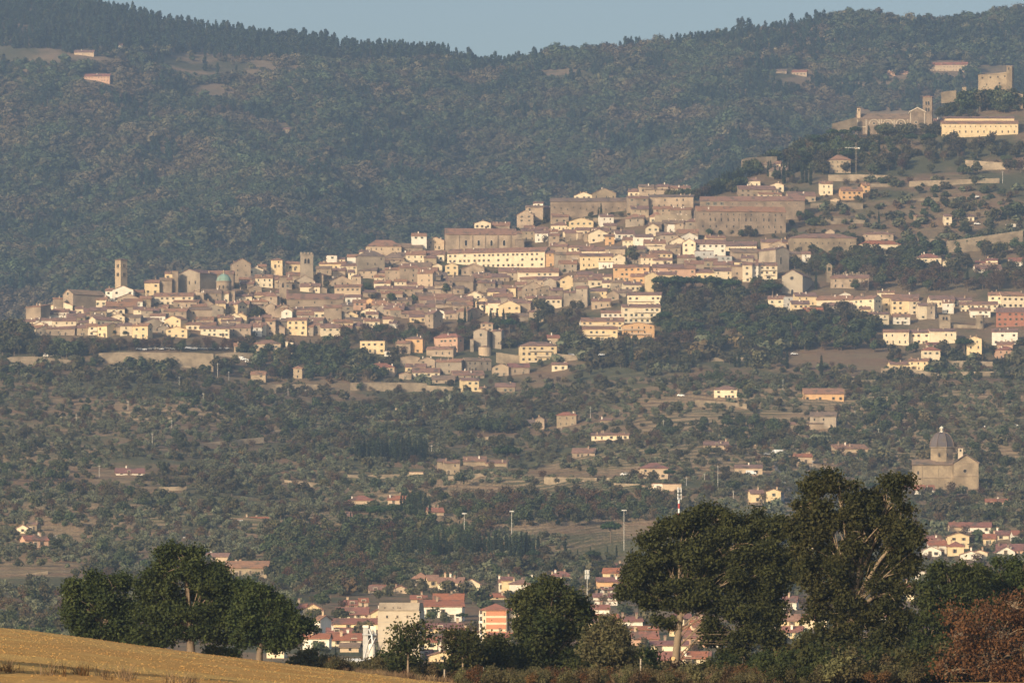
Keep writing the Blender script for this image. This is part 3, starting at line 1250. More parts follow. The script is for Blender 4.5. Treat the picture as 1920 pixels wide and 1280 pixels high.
def big(x0, x1, yr, ye, yb, col, kind, label, words=None, name='palace', **kw):
    r = house(x0, x1, yr, ye, yb, col, kind, label=label, name=name, cat=kw.pop('cat', name.replace('_', ' ')), **kw)
    if words: mark(words, (x0+x1)/2, (ye+yb)/2)
    return r
def addw(r, px, xc, pyb, yb, wpx, hpx, me, name='window'):
    k = r['_k']; th = r.rotation_euler.z
    return put(me, name, r, ((px-xc)*k/math.cos(th), -.01, (yb-pyb)*k), (wpx*k, 1, hpx*k))
def strip(r, x0, x1, z0, z1, mat, name='pilaster', y=-.16):
    m = MB(); m.box(x0, x1, y, .02, z0, z1); return m.build(name, MATS[mat], r)

# left end: long church with a round window in its gable
r = big(138.7, 197, 542, 552, 578, 's', 'f', 'long-roofed stone church with a round gable window below the bell tower', 'the round-windowed church', 'church', side=-21, flags='NX')
put(ROUND, 'round_window', r, (-r['_w']/2, r['_d']/2, r['_he']+.2), (2.0, 1, 2.0), -math.pi/2)
big(210.5, 250, 535, 543, 566, 'w', 'g', 'cream-white gabled church front at the foot of the left bell tower', None, 'church', flags='X')
# bare gabled nave and the long range behind it
r = big(333.7, 376, 504, 513, 552, 'G', 'g', 'tall bare stone gable with two small windows left of green dome', 'the tall bare gable', 'church', side=30, depth=16, flags='N')
for q in (355, 367): addw(r, q, 354.8, 533, 552, 3.2, 6, WIN_STONE)
big(370, 438, 502, 513, 526, 'S', 'f', 'long brown hall roof behind the green dome', None, 'palace', flags='X', depth=9)
L = LM('domed_church', 'round stone church with a pale green dome and small lantern', 'church', 418.5, 556, 0, hit(418.5, 556)-20)
mark('the green dome', 418, 525)
L.cyl('drum', [(14.2, 570), (14.2, 528), (15.2, 527.6), (15.2, 526)], 418.5, 6, 'stone', 24, smooth=False)
L.cyl('dome', [(13.8*math.cos(t), 526-14*math.sin(t)) for t in [i*math.pi/2/9 for i in range(9)]] + [(1.6, 512)], 418.5, 6, 'copper', 28)
lt = L.cyl('lantern', [(1.7, 512.4), (1.7, 507.5), (2.2, 507.3), (0.2, 505)], 418.5, 6, 'tan', 10)
for q in (-7, 0, 7): L.win(418.5+q, 540, 2.4, 5, y=6-14.2*L.k*math.cos(q/14.2)-.05)
m = MB(); m.box(L.X(402), L.X(440), 2, 16, -6, L.Z(545)); m.build('wall', MATS['stone'], L.r)
r = big(437, 470, 480, 494, 520, 's', 'g', 'high stone house with steep side gable above the green dome', 'the steep-gabled high house', 'palace', side=-6, depth=9)
# Saint's church with the long red roof
r = big(537.5, 644, 544.5, 560, 580, 's', 'f', 'long low stone church under one unbroken brown roof', 'the long-roofed church', 'church', flags='NX', depth=14)
for q in (560, 590, 622): addw(r, q, 590.7, 569, 580, 2.4, 4, WIN_STONE)
big(671, 721, 470, 480, 520, 'G', 'h', 'tall stone palace with hipped roof and few high windows', 'the tall hipped palace', 'palace')
big(719, 757, 473, 484, 502, 's', 'h', 'stone palace wing stepping down from the tall hipped palace', None, 'palace')
# the great church on the ridge and the palace below it
r = big(836, 968, 428, 439, 474, 's', 'f', 'huge plain stone church with four tall arched windows on the ridge', 'the four-windowed church', 'church', flags='NX', depth=17, roofmat='tile')
for q in (873.7, 897.5, 921.5, 945.3): addw(r, q, 902, 460.5, 474, 4.4, 10.5, ARCH_PALE)
for q in (860, 885, 909, 933, 957): strip(r, (q-902)*r['_k']-.35, (q-902)*r['_k']+.35, -2, r['_he']-.7, 'stone', 'buttress', -.5)
big(966, 983, 446, 450, 475, 'S', 'n', 'dark stone annex at the right end of the four-windowed church', None, 'church', flags='N')
r = big(838, 1021.5, 465, 473, 503, 'c', 'f', 'very long cream palace with rows of small windows under the great church', 'the very long cream palace', 'palace', side=12, depth=15)
big(1021, 1042, 468, 474, 500, 'o', 'f', 'orange wing joined to the right end of the very long cream palace', None, 'palace')
# upper town
r = big(1032, 1180, 371, 377, 405, 'S', 'f', 'long dark stone convent with tiny windows along the upper ridge', 'the long dark convent', 'convent', flags='N', depth=11)
for i in range(12): addw(r, 1040+i*12, 1106, 390 + (i % 3)*2, 405, 2.0, 2.8, WIN_STONE)
big(1178, 1216, 368, 371, 406, 's', 's', 'blank stone block at the right end of the long dark convent', None, 'convent', flags='')
big(1216, 1300, 366, 369, 402, 's', 's', 'wide flat-topped stone palace next to the giant brown palace', None, 'palace')
r = big(1312.5, 1508.5, 365, 376, 412, 'S', 'f', 'long brown palace range standing behind the giant brown palace', None, 'palace', flags='N', depth=13)
for i in range(9): addw(r, 1374+i*15, 1410.5, 384, 412, 1.7, 3.4, WIN[0])
for i in range(3): addw(r, 1328+i*12.7, 1410.5, 384, 412, 3.6, 5.0, WIN[2])
r = big(1307, 1474, 386, 396, 443, 'S', 'f', 'giant brown stone palace with many rows of windows', 'the giant brown palace', 'palace', flags='N', depth=14, roofmat='tile')
rr = random.Random(3)
for j, (py, h) in enumerate(((404, 3), (415, 6), (427, 4.5), (437, 5.5))):
    for i in range(14):
        if rr.random() < .15 or (j == 3 and i < 9): continue
        addw(r, 1319+i*11.2+rr.uniform(-1.5, 1.5), 1390.5, py, 443, 2.4, h, WIN_STONE if rr.random() < .8 else WIN[0])
for q in (1338, 1388, 1420, 1452): strip(r, (q-1390.5)*r['_k']-.2, (q-1390.5)*r['_k']+.2, -2, r['_he']-.5, 'stone', 'drainpipe', -.1)
r = big(1480, 1606, 438, 446, 480, 'd', 'h', 'broad golden stone convent with hipped roof above the wooded park', 'the broad golden convent', 'convent', flags='N', depth=22)
for i in range(11):
    addw(r, 1490+i*10.5, 1543, 457 + (i % 2), 480, 2.0, 3.2, WIN_STONE)
    if i % 3 == 1: addw(r, 1492+i*10.5, 1543, 470, 480, 2.6, 7, WIN_STONE)
big(1548, 1565, 428, 434, 446, 's', 'g', 'small stone gable rising behind the golden convent roof', None, 'chapel', flags='N')
r = big(1454, 1480, 462, 468, 510, 'G', 'g', 'tall stone church gable facing right between town and park', 'the tall church gable', 'church', side=-30, flags='N', depth=18)
addw(r, 1464, 1467, 495, 510, 4, 14, ARCH_PALE)
r = big(1466.5, 1504.5, 505.5, 517, 553, 'k', 'g', 'pale stone church with a round window in its plain gable', 'the pale gabled church', 'church', side=22, flags='N', depth=26)
put(ROUND_STONE, 'round_window', r, (-.3, -.01, r['_he']-1.6), (2.0, 1, 2.0))
put(ARCH_PALE, 'door', r, (0, -.02, .2), (1.6, 1, 3.4))
r = big(1557.5, 1629, 515, 521, 541, 's', 'f', 'low stone cloister church with ragged battlements behind its roof', 'the low cloister church', 'church', depth=12)
m = MB(); 
for i in range(15):
    x = (-30+i*4.2)*r['_k']; m.box(x, x+1.0, 12.6, 13.4, r['_hr']-2, r['_hr']+1.2+(i % 3)*.7)
m.box(-30*r['_k'], 31*r['_k'], 12.5, 13.5, r['_hr']-6, r['_hr']+.6); m.build('battlement', MATS['rubble'], r)
L = LM('bell_gable', 'thin stone bell gable rising from the cloister church roof', 'bell gable', 1555, 518, 0, Y=r.location.y+4)
m = MB(); m.box(L.X(1550), L.X(1552.6), 0, 1.2, -4, L.Z(497)); m.box(L.X(1557.4), L.X(1560), 0, 1.2, -4, L.Z(497)); m.box(L.X(1550.5), L.X(1559.5), .1, 1.1, L.Z(501), L.Z(496)); m.box(L.X(1550.5), L.X(1559.5), .1, 1.1, -4, L.Z(508)); m.box(L.X(1553), L.X(1557), .1, 1.1, L.Z(497), L.Z(494)); m.build('arch', MATS['rubble'], L.r)

# striped basilica on the top of the hill
xb = 1670.5
r = big(1607, 1734, 210, 222.5, 253, 'S', 'f', 'dark stone basilica with white ribs, round windows and lean-to roof', 'the striped basilica', 'church', flags='NXZ', depth=16, roofmat='brown_tile')
k = r['_k']
for q in (1608, 1624, 1648.5, 1653, 1676.5, 1702, 1711, 1731.5): strip(r, (q-xb)*k-.28, (q-xb)*k+.28, -3, r['_he']-.5, 'ridge_stone')
for p in (223.4, 238): strip(r, (1607-xb)*k, (1734-xb if p < 230 else 1623-xb)*k, (253-p)*k-.22, (253-p)*k+.22, 'ridge_stone', 'string_course', -.24)
for q in (1638.6, 1665, 1689, 1717.5):
    put(ROUND, 'round_window', r, ((q-xb)*k, -.02, (253-231.5)*k), (4.2*k, 1, 4.2*k))
    m = MB(); half_ring(8.2*k, 9.6*k, -.2, .03, (q-xb)*k, (253-233)*k, m); m.build('arch_moulding', MATS['ridge_stone'], r)
m = MB(); m.prism([((1706-xb)*k, -3), ((1735-xb)*k, -3), ((1735-xb)*k, (253-210)*k), ((1720-xb)*k, (253-202.5)*k), ((1706-xb)*k, (253-210)*k)][::-1], 'y', -.9, 12)
tr = m.build('transept', MATS['dark_stone'], r)
m = MB()
for (xa, pa), (xb2, pb) in (((1705, 211), (1720, 203)), ((1720, 203), (1736, 211))):
    m.prism([((xa-xb)*k, (253-pa)*k), ((xb2-xb)*k, (253-pb)*k), ((xb2-xb)*k, (253-pb)*k+.7), ((xa-xb)*k, (253-pa)*k+.7)][::-1], 'y', -1.3, 12.3)
m.build('gable_moulding', MATS['ridge_stone'], r)
put(ROUND, 'round_window', r, ((1717.5-xb)*k, -.95, (253-230)*k), (4.2*k, 1, 4.2*k))
for q in (1707, 1733.5):
    m = MB(); m.box((q-xb)*k-.3, (q-xb)*k+.3, -1.15, -.92, -3, (253-212)*k); m.build('pilaster', MATS['ridge_stone'], r)
tower('small square turret on the left corner of the striped basilica', 1610.3, 202, 222, 6, 0, 'tan', [208], 1, (2.2, 3.5), rise=1.5, faces=(0,), name='turret', Y=r.location.y+.6)
r = big(1766, 1909, 226.5, 231.5, 258.5, 'y', 'f', 'long yellow convent with rows of windows beside the striped basilica', 'the long yellow convent', 'convent', flags='NXZ', depth=15)
k = r['_k']
for i in range(15): addw(r, 1772+i*9.5, 1837.5, 238.5, 258.5, 2.1, 2.6, WIN[3])
for i in range(11): addw(r, 1788+i*11.4, 1837.5, 249, 258.5, 2.3, 4, WIN[0])
for i in range(5): addw(r, 1836+i*15, 1837.5, 256, 258.5, 1.8, 2, WIN_STONE)
m = MB(); m.box((1774-1837.5)*k, (1904-1837.5)*k, 9, 22, 4, (258.5-219)*k); m.build('upper_floor', MATS['yellow'], r)
m = MB(); m.prism([(8.2, (258.5-219.3)*k), (15.5, (258.5-214)*k), (23, (258.5-219.3)*k)], 'x', (1773-1837.5)*k, (1905-1837.5)*k); m.build('upper_roof', MATS['tile'], r)
big(1752, 1772, 219, 226, 236, 's', 'f', 'low stone link between the hilltop bell tower and yellow convent', None, 'convent', flags='N')

# fortress
L = LM('fortress', 'square brown hilltop fortress with a corner tower and dark shaded side', 'fortress', 1861, 186, -10)
mark('the hilltop fortress', 1866, 150)
m = MB(); m.prism([(L.X(1834), -14), (L.X(1888), -14), (L.X(1888), L.Z(136)), (L.X(1834), L.Z(140))][::-1], 'y', 0, 19); m.build('wall', MATS['gold_stone'], L.r)
put(roof_mesh('s', L.X(1888)-L.X(1834), 19, L.Z(139), L.Z(134.5), .3, 'brown_tile'), 'roof', L.r, (0,0,0))
m = MB(); m.box(L.X(1887.3), L.X(1898), -1.2, 18, -14, L.Z(126)); tw = m.build('corner_tower', MATS['gold_stone'], L.r)
m = MB(); m.box(L.X(1886.8), L.X(1898.5), -1.6, 18.4, L.Z(126), L.Z(124.8)); m.build('parapet', MATS['stone'], L.r)
for q, p in ((1842, 147.5), (1857, 147), (1871, 146), (1884, 145), (1850, 160), (1874, 158)): L.win(q, p, 2.6, 3, y=-.01)
L.win(1891.5, 132, 2.6, 4.5, ARCH, -1.22)
RECTS.append((1834, 1900, 125, 180))

# domed church on the slope
L = LM('domed_church', 'big grey stone church with dark ribbed dome and tall gabled transept', 'church', 1772, 919, -4)
mark('the dark-domed church', 1772, 880)
RECTS.append((1706, 1842, 905, 925))
m = MB(); m.box(L.X(1711), L.X(1790), 0, 14, -6, L.Z(871)); m.build('nave', MATS['gold_stone'], L.r)
m = MB(); m.prism([(L.X(1788.5), -6), (L.X(1834.5), -6), (L.X(1834.5), L.Z(868.5)), (L.X(1811), L.Z(853)), (L.X(1788.5), L.Z(868.5))][::-1], 'y', -2.2, 20); m.build('transept', MATS['gold_stone'], L.r)
m = MB(); m.prism([(-.7, L.Z(871.6)), (7.5, L.Z(860)), (7.5, L.Z(859)), (-.7, L.Z(870.4))], 'x', L.X(1709.5), L.X(1789)); m.prism([(7.5, L.Z(860)), (14.5, L.Z(871)), (14.5, L.Z(870)), (7.5, L.Z(859))], 'x', L.X(1709.5), L.X(1789)); m.build('nave_roof', MATS['brown_tile'], L.r)
m = MB(); m.prism([(L.X(1786.5), L.Z(868.8)), (L.X(1811), L.Z(852.2)), (L.X(1811), L.Z(850.7)), (L.X(1786.5), L.Z(867))][::-1], 'y', -3, 21)
m.prism([(L.X(1811), L.Z(852.2)), (L.X(1836.5), L.Z(868.8)), (L.X(1836.5), L.Z(867)), (L.X(1811), L.Z(850.7))][::-1], 'y', -3, 21); m.build('transept_roof', MATS['brown_tile'], L.r)
for x0, x1, y, p in ((1710, 1790, -.35, 895.5), (1788, 1835, -2.55, 893), (1788, 1835, -2.55, 868.5), (1710, 1789, -.3, 872)):
    m = MB(); m.box(L.X(x0), L.X(x1), y, y+.5, L.Z(p), L.Z(p-1.3)); m.build('string_course', MATS['stone'], L.r)
for q in (1711.5, 1729, 1759, 1785): 
    m = MB(); m.box(L.X(q-.8), L.X(q+.8), -.25, .1, -3, L.Z(872)); m.build('pilaster', MATS['gold_stone'], L.r)
put(ROUND_STONE, 'round_window', L.r, (L.X(1809), -2.22, L.Z(883)), (6*L.k, 1, 6*L.k))
put(ARCH, 'door', L.r, (L.X(1811), -2.22, -.3), (7*L.k, 1, 8*L.k))
L.win(1721.5, 889, 3.4, 7, ARCH_PALE)
L.cyl('drum', [(22.5, 876), (22.5, 838.5), (24.5, 838), (24.5, 836.5)], 1766, 9, 'gold_stone', 8, smooth=False, a0=math.pi/8)
dm = L.cyl('dome', [(23.6*math.cos(t)**.85, 836.5-28*math.sin(t)) for t in [i*math.pi/2/10 for i in range(10)]] + [(3.2, 808.6)], 1766, 9, 'lead', 8, smooth=False, a0=math.pi/8)
for i in range(8):
    t0 = math.pi/8 + i*math.pi/4
    pts = [(L.X(1766)+23.9*L.k*math.cos(t)**.85*math.cos(t0), 9+23.9*L.k*math.cos(t)**.85*math.sin(t0), L.Z(836.5-28.2*math.sin(t))) for t in [j*math.pi/2/10 for j in range(10)]]
    m = MB(); m.tube(pts, .22, 5); m.build('rib', MATS['brown_tile'], dm)
lt = L.cyl('lantern', [(4.2, 809.5), (4.2, 808), (3.2, 807.6), (3.2, 801), (4.4, 800.6), (4.2, 799.6), (.4, 797)], 1766, 9, 'white', 8, smooth=False)
for q in (-1.6, 1.6): put(ARCH, 'lantern_opening', L.r, (L.X(1766+q), 9-3.1*L.k-.05, L.Z(806.5)), (1.2*L.k, 1, 4.6*L.k))
for q in (1761, 1777): L.win(q, 855.5, 2.6, 7.5, ARCH, 9-21.6*L.k-.03)
tower('tiny pale bell turret behind the dark-domed church', 1801, 839, 850, 9, 0, 'ridge_stone', [846], 1, (3.4, 4), rise=2.2, faces=(0,), name='turret', Y=L.Y+9)

# small church below the town
r = big(887.5, 913.5, 615, 620, 658, 'G', 'g', 'tall narrow stone church with square window and plain gabled front', 'the tall narrow church', 'church', side=10, flags='N', depth=14)
addw(r, 901.5, 900.5, 630, 658, 4.5, 5, WIN[0])
strip(r, -r['_w']/2, r['_w']/2, (658-635.5)*r['_k'], (658-634)*r['_k'], 'stone', 'string_course', -.2)
big(882, 888, 634, 636, 660, 'G', 'n', 'low stone wing on the left of the tall narrow church', None, 'church', flags='N')
big(901, 924, 602.5, 606, 622, 't', 'h', 'square tan attic with red roof rising behind the tall narrow church', None, 'church', Y=r.location.y+14, flags='X')
big(923.5, 940, 617, 620, 656, 'G', 'f', 'tall blank stone block right of the tall narrow church', None, 'church', side=6, flags='N', Y=r.location.y+5)
big(942, 958, 631, 634, 650, 's', 's', 'low stone lean-to beside the blank stone block', None, 'outbuilding', flags='N')
L = LM('apse', 'round stone apse with a low cone roof below the narrow church', 'apse', 909, 668)
L.cyl('wall', [(12, 674), (12, 650), (12.6, 649.6)], 909, 5, 'tan', 20, smooth=False); L.cyl('roof', [(13, 650), (.3, 646.5)], 909, 5, 'tile', 20, smooth=False)
# yellow apartments stepping down by the pines
for a in ((1090, 1168, 799, 0, 'upper'),): pass
big(1090, 1170, 595, 602, 628, 'y', 'f', 'wide yellow apartment house with shuttered front, left of the terraced pair', 'the terraced yellow apartments', 'apartment_building', flags='BZ')
big(1092.5, 1158, 612, 616.5, 640, 'y', 'f', 'lowest yellow apartment block with two window rows and balconies', None, 'apartment_building', flags='BZ')
big(1167, 1227, 604, 609.5, 636, 'o', 'g', 'orange apartment house with a gable at left and iron balconies', None, 'apartment_building', flags='BZ')
# ruined towers in the right quarter
tower('ruined stone tower with arched openings below the right-hand house row', 1772, 590, 618, 20, 0, 'rubble', [600], 2, (4, 6), None, 'the ruined tower', (0,), name='ruin', cat='ruin')
L = LM('round_tower', 'squat round stone tower left of the red brick house', 'tower', 1838.5, 618); mark('the squat round tower', 1838, 600)
L.cyl('wall', [(8.5, 624), (8.3, 592), (8.8, 591.6), (8.8, 590)], 1838.5, 4, 'rubble', 18, smooth=False); L.win(1840, 606, 3, 5, y=4-8.4*L.k)
for i, px in enumerate((537.5, 547)):
    L = LM('gate_pillar', 'tall pale stone gate pillar standing in the villa garden, ' + ('taller one' if i == 0 else 'thinner one'), 'pillar', px, 666, Y=hit(542, 666)+i)
    m = MB(); m.box(L.X(px-2.2), L.X(px+2.2), 0, 1.5, -4, L.Z(642+i*2)); m.build('shaft', MATS['cream'], L.r)
    m = MB(); m.box(L.X(px-3), L.X(px+3), -.2, 1.7, L.Z(642+i*2), L.Z(640+i*2)); m.build('cap', MATS['ridge_stone'], L.r)

# grain silo on the plain
L = LM('grain_silo', 'huge blank concrete grain silo with a sloping top among the houses', 'silo', 747, 1240, -7); mark('the concrete silo', 747, 1190)
RECTS.append((680, 790, 1128, 1242))
m = MB(); m.box(L.X(708), L.X(787), 0, 9, -4, L.Z(1144)); m.build('tower', MATS['concrete'], L.r)
m = MB(); m.prism([(-.25, L.Z(1144.3)), (-.25, L.Z(1143)), (1.4, L.Z(1129)), (7.6, L.Z(1129)), (9.2, L.Z(1143)), (9.2, L.Z(1144.3))][::-1], 'x', L.X(709.5), L.X(786)); m.build('roof', MATS['grey_stone'], L.r)
for q in (721, 737, 746, 750): L.win(q, 1142.5, 3.6 if q == 721 else 2.2, 4.6, y=.15+.02*q/700)
for q in (725.5, 745, 764): L.win(q, 1158, 3.8, 5, WIN[0] if q == 725.5 else WIN[3])
for i in range(10):
    m = MB(); m.box(L.X(707.8), L.X(787.2), -.05, .02, L.Z(1166+i*7.4), L.Z(1165.6+i*7.4)); m.build('joint', MATS['grey'], L.r)
L2 = LM('cement_tank', 'cylindrical white tank with pipes beside the concrete silo', 'tank', 697, 1240, Y=L.Y-1)
L2.cyl('tank', [(6.4, 1244), (6.4, 1208), (5.4, 1206.5), (1, 1205)], 697, 0, 'white', 20)
m = MB(); m.tube([(L2.X(699), -.2, L2.Z(1206)), (L2.X(697), .3, L2.Z(1190)), (L2.X(692), .5, L2.Z(1178))], .28, 8); m.build('pipe', MATS['metal'], L2.r)
m = MB(); m.tube([(L2.X(704), -1.1, L2.Z(1195)), (L2.X(690), -.9, L2.Z(1225))], .1, 6); m.build('chute', MATS['metal'], L2.r)
L2 = LM('elevator_tower', 'pale grey steel elevator tower with hopper head beside the silo', 'elevator tower', 684.5, 1240, Y=L.Y+.5)
m = MB(); m.box(L2.X(680.5), L2.X(690), 0, 1.6, -4, L2.Z(1174)); m.build('shaft', MATS['grey'], L2.r)
m = MB(); m.box(L2.X(679.5), L2.X(706), -.3, 2.2, L2.Z(1190), L2.Z(1187.5)); m.build('platform', MATS['metal'], L2.r)
m = MB(); m.box(L2.X(680), L2.X(691), -.2, 1.8, L2.Z(1176), L2.Z(1171.5)); m.box(L2.X(694), L2.X(705), .2, 1.8, L2.Z(1187), L2.Z(1173)); m.build('head', MATS['white'], L2.r)
m = MB(); m.tube([(L2.X(681), -.1, L2.Z(1240)), (L2.X(691), -.1, L2.Z(1200))], .1, 6); m.tube([(L2.X(691), -.1, L2.Z(1200)), (L2.X(703), -.1, L2.Z(1186))], .1, 6); m.build('brace', MATS['metal'], L2.r)
L2 = LM('shed', 'long low grey shed with a white roof at the silo\'s foot', 'shed', 662, 1252, Y=L.Y-20)
m = MB(); m.box(L2.X(630), L2.X(702), 0, 6, -3, L2.Z(1240)); m.build('wall', MATS['grey'], L2.r)
m = MB(); m.prism([(-.5, L2.Z(1240)), (3, L2.Z(1235)), (6.5, L2.Z(1240)), (6.5, L2.Z(1239)), (3, L2.Z(1233.5)), (-.5, L2.Z(1239))], 'x', L2.X(627), L2.X(704)); m.build('roof', MATS['white_paint'], L2.r)
for q in range(634, 702, 8): L2.win(q, 1250, 3, 8, WIN[0], name='window')

# striped apartment block
L = LM('apartment_building', 'tall apartment block with brick-red bands and white balconies at left', 'apartment building', 924, 1206, -6); mark('the brick-banded block', 924, 1170)
RECTS.append((896, 956, 1130, 1206))
m = MB(); m.box(L.X(904), L.X(949.5), 0, 8, -4, L.Z(1142.5)); m.build('wall', MATS['cream'], L.r)
put(roof_mesh('h', L.X(952)-L.X(902), 8.4, L.Z(1142.4), L.Z(1130), .5, 'red_tile'), 'roof', L.r, (L.X(927), 0, 0))
for i in range(5):
    p = 1145+i*12.6
    m = MB(); m.box(L.X(911.5), L.X(949), -.06, .02, L.Z(p+8.6), L.Z(p)); m.build('brick_band', MATS['terracotta_panel'], L.r)
    m = MB(); m.box(L.X(897.5), L.X(905), 0, 3, L.Z(p+10.4), L.Z(p+9.4)); m.box(L.X(897.5), L.X(898.1), 0, 3, L.Z(p+9.4), L.Z(p+5.6)); m.box(L.X(897.5), L.X(905), 0, .08, L.Z(p+9.4), L.Z(p+5.6)); m.build('balcony', MATS['white'], L.r)
    L.win(908, p+9, 2.4, 6, WIN[0])
m = MB(); m.box(L.X(898.5), L.X(899.6), -.05, .12, -4, L.Z(1143)); m.build('post', MATS['white'], L.r)
m = MB(); m.box(L.X(955), L.X(985), 3, 11, -4, L.Z(1144)); m.build('rear_wing', MATS['cream'], L.r)
m = MB(); m.box(L.X(953), L.X(987), 2.5, 11.5, L.Z(1144), L.Z(1139)); m.build('rear_roof', MATS['red_tile'], L.r)

# crane, masts
L = LM('tower_crane', 'thin pale tower crane with a short jib over the upper terraces', 'crane', 1605, 328)
m = MB()
for sx in (-.45, .45):
    for sy in (-.45, .45): m.box(sx-.04, sx+.04, sy-.04, sy+.04, -1, L.Z(268))
n = 26; h = L.Z(268)
for i in range(n):
    a, b = (i/n)*h, ((i+1)/n)*h; s = .45 if i % 2 else -.45
    m.tube([(-s, -.45, a), (s, -.45, b)], .03, 4); m.tube([(s, .45, a), (-s, .45, b)], .03, 4)
m.build('mast', MATS['pole_wood'], L.r)
m = MB(); m.box(L.X(1584), L.X(1612), -.12, .12, L.Z(277.5), L.Z(277.1)); m.box(L.X(1584), L.X(1606), -.06, .06, L.Z(276.2), L.Z(276.0)); m.box(L.X(1608), L.X(1612), -.5, .5, L.Z(279), L.Z(276.8)); m.build('jib', MATS['white_paint'], L.r)
m = MB(); m.tube([(0, 0, L.Z(268)), (L.X(1586), 0, L.Z(277))], .05, 4); m.tube([(0, 0, L.Z(268)), (L.X(1612), 0, L.Z(277))], .05, 4); m.build('stay', MATS['dark_metal'], L.r)
m = MB(); m.box(-.9, .9, -1.3, .6, L.Z(280), L.Z(277.6)); m.build('cab', MATS['tan'], L.r)
L = LM('radio_mast', 'red and white banded radio mast topped by antennas above the oaks', 'mast', 1273, 1010); mark('the banded radio mast', 1273, 950)
for i in range(8):
    p0 = 1010-i*9.5
    m = MB(); m.lathe([(.42, L.Z(p0)), (.42, L.Z(p0-9.5))], 0, 0, 10); m.build('mast_section', MATS['red_paint' if i % 2 == 0 else 'white_paint'], L.r)
for p in (934, 928, 921, 916):
    m = MB(); m.lathe([(.3, L.Z(p+2)), (.3, L.Z(p-2))], 0, 0, 8)
    for t in (0, 2.1, 4.2): m.box(.9*math.cos(t)-.16, .9*math.cos(t)+.16, .9*math.sin(t)-.16, .9*math.sin(t)+.16, L.Z(p+2), L.Z(p-3)); m.tube([(0,0,L.Z(p)), (.9*math.cos(t), .9*math.sin(t), L.Z(p))], .05, 4)
    m.build('antenna', MATS['white_paint'], L.r)
m = MB(); m.lathe([(.06, L.Z(920)), (.04, L.Z(908))], 0, 0, 6); m.build('spike', MATS['metal'], L.r)
for i, (px, pt, pb) in enumerate(((870.5, 961, 1018), (959.5, 957, 1020), (1170, 955, 1034))):
    L = LM('floodlight_mast', 'tall white floodlight mast over the dark woods, ' + ('leftmost of three', 'middle of three', 'rightmost of three')[i], 'floodlight', px, pb, group='floodlight masts in the woods')
    m = MB(); m.lathe([(.14, -2), (.09, L.Z(pt+2))], 0, 0, 10); m.build('pole', MATS['pole_concrete'], L.r)
    m = MB(); m.box(-.95, .95, -.08, .08, L.Z(pt+2), L.Z(pt+1.4)); m.build('crossbar', MATS['metal'], L.r)
    for q in (-.75, -.25, .25, .75):
        m = MB(); m.box(q-.18, q+.18, -.4, -.1, L.Z(pt+2.2), L.Z(pt+.2)); m.build('floodlight', MATS['white_paint'], L.r)
L = LM('phone_mast', 'white lattice phone mast with panel antennas above the round tree', 'mast', 1101, 1135)
m = MB(); m.lathe([(.13, -3), (.09, L.Z(1068))], 0, 0, 8); m.build('pole', MATS['pole_concrete'], L.r)
for p in (1072, 1081):
    m = MB()
    for t in (0.3, 1.9, 3.5, 5.1): m.box(.7*math.cos(t)-.14, .7*math.cos(t)+.14, .7*math.sin(t)-.14, .7*math.sin(t)+.14, L.Z(p+4), L.Z(p-4)); m.tube([(0,0,L.Z(p)), (.7*math.cos(t), .7*math.sin(t), L.Z(p))], .05, 4)
    m.build('antenna', MATS['white_paint'], L.r)

# houses too closely packed to read one by one: the gaps in the town fill with the same kinds
rf = random.Random(23)
BOT = lambda x: float(np.interp(x, [40, 430, 640, 760, 860, 1000, 1100, 1230, 1300, 1460], [632, 628, 632, 606, 596, 590, 575, 560, 520, 505]))
cent = [(h[1], h[2]) for h in HOUSES]; made = 0
for _ in range(14000):
    x = rf.uniform(70, 1460); top = float(cr(x))+12; bt = BOT(x)
    if bt < top+8: continue
    y = rf.uniform(top, bt)
    if min(math.hypot((x-a)*.75, (y-b_)*1.5) for a, b_ in cent) < 13.5: continue
    if any(r[0]-4 < x < r[1]+4 and r[2] < y+4 and y-14 < r[3]+2 for r in RECTS if r[1]-r[0] > 56): continue
    wq = rf.uniform(20, 38); he_ = rf.uniform(10, 20); kd = rf.choice('fffgfh')
    col = rf.choice('ssGcsGcGsdws')
    house(x-wq/2, x+wq/2, y-he_-rf.uniform(5, 9), y-he_, y, col, kd, 0, '', name='stone_house' if col in 'sGd' else 'plastered_house')
    cent.append((x, y-he_/2)); made += 1
    if made >= 140: break

# ------------------------------------------------------------------ walls, poles, road, cars
WALLS = []
def wall_line(pts, mat='rubble', thick=1.2, far=False, name='retaining_wall', Yf=None):
    P = []
    Ya, Yb = hit(pts[0][0], pts[0][2], far), hit(pts[-1][0], pts[-1][2], far); Ym = hit(pts[len(pts)//2][0], pts[len(pts)//2][2], far)
    for px, pt, pb in pts:
        u = (px-pts[0][0])/(pts[-1][0]-pts[0][0]); Y = (Ya+Ym+Yb)/3 + (Yb-Ya)*(u-.5)*.35; P.append(((px-960)*A*Y, Y, z_of(pb, Y)-2.5, z_of(pt, Y)))
    m = MB()
    for a, b in zip(P[:-1], P[1:]):
        q = [(a[0],a[1],a[2]),(b[0],b[1],b[2]),(b[0],b[1]+thick,b[2]),(a[0],a[1]+thick,a[2]),(a[0],a[1],a[3]),(b[0],b[1],b[3]),(b[0],b[1]+thick,b[3]),(a[0],a[1]+thick,a[3])]
        m.faces(q, [(0,3,2,1),(4,5,6,7),(0,1,5,4),(1,2,6,5),(2,3,7,6),(3,0,4,7)])
    o = m.build(name, MATS[mat])
    c = pts[len(pts)//2]; xs = [p[0] for p in pts]
    WALLS.append((o, (xs[0]+xs[-1])/2, c[2], mat, 'long' if xs[-1]-xs[0] > 90 else 'short', 'high' if c[2]-c[1] > 11 else 'low'))
    return o
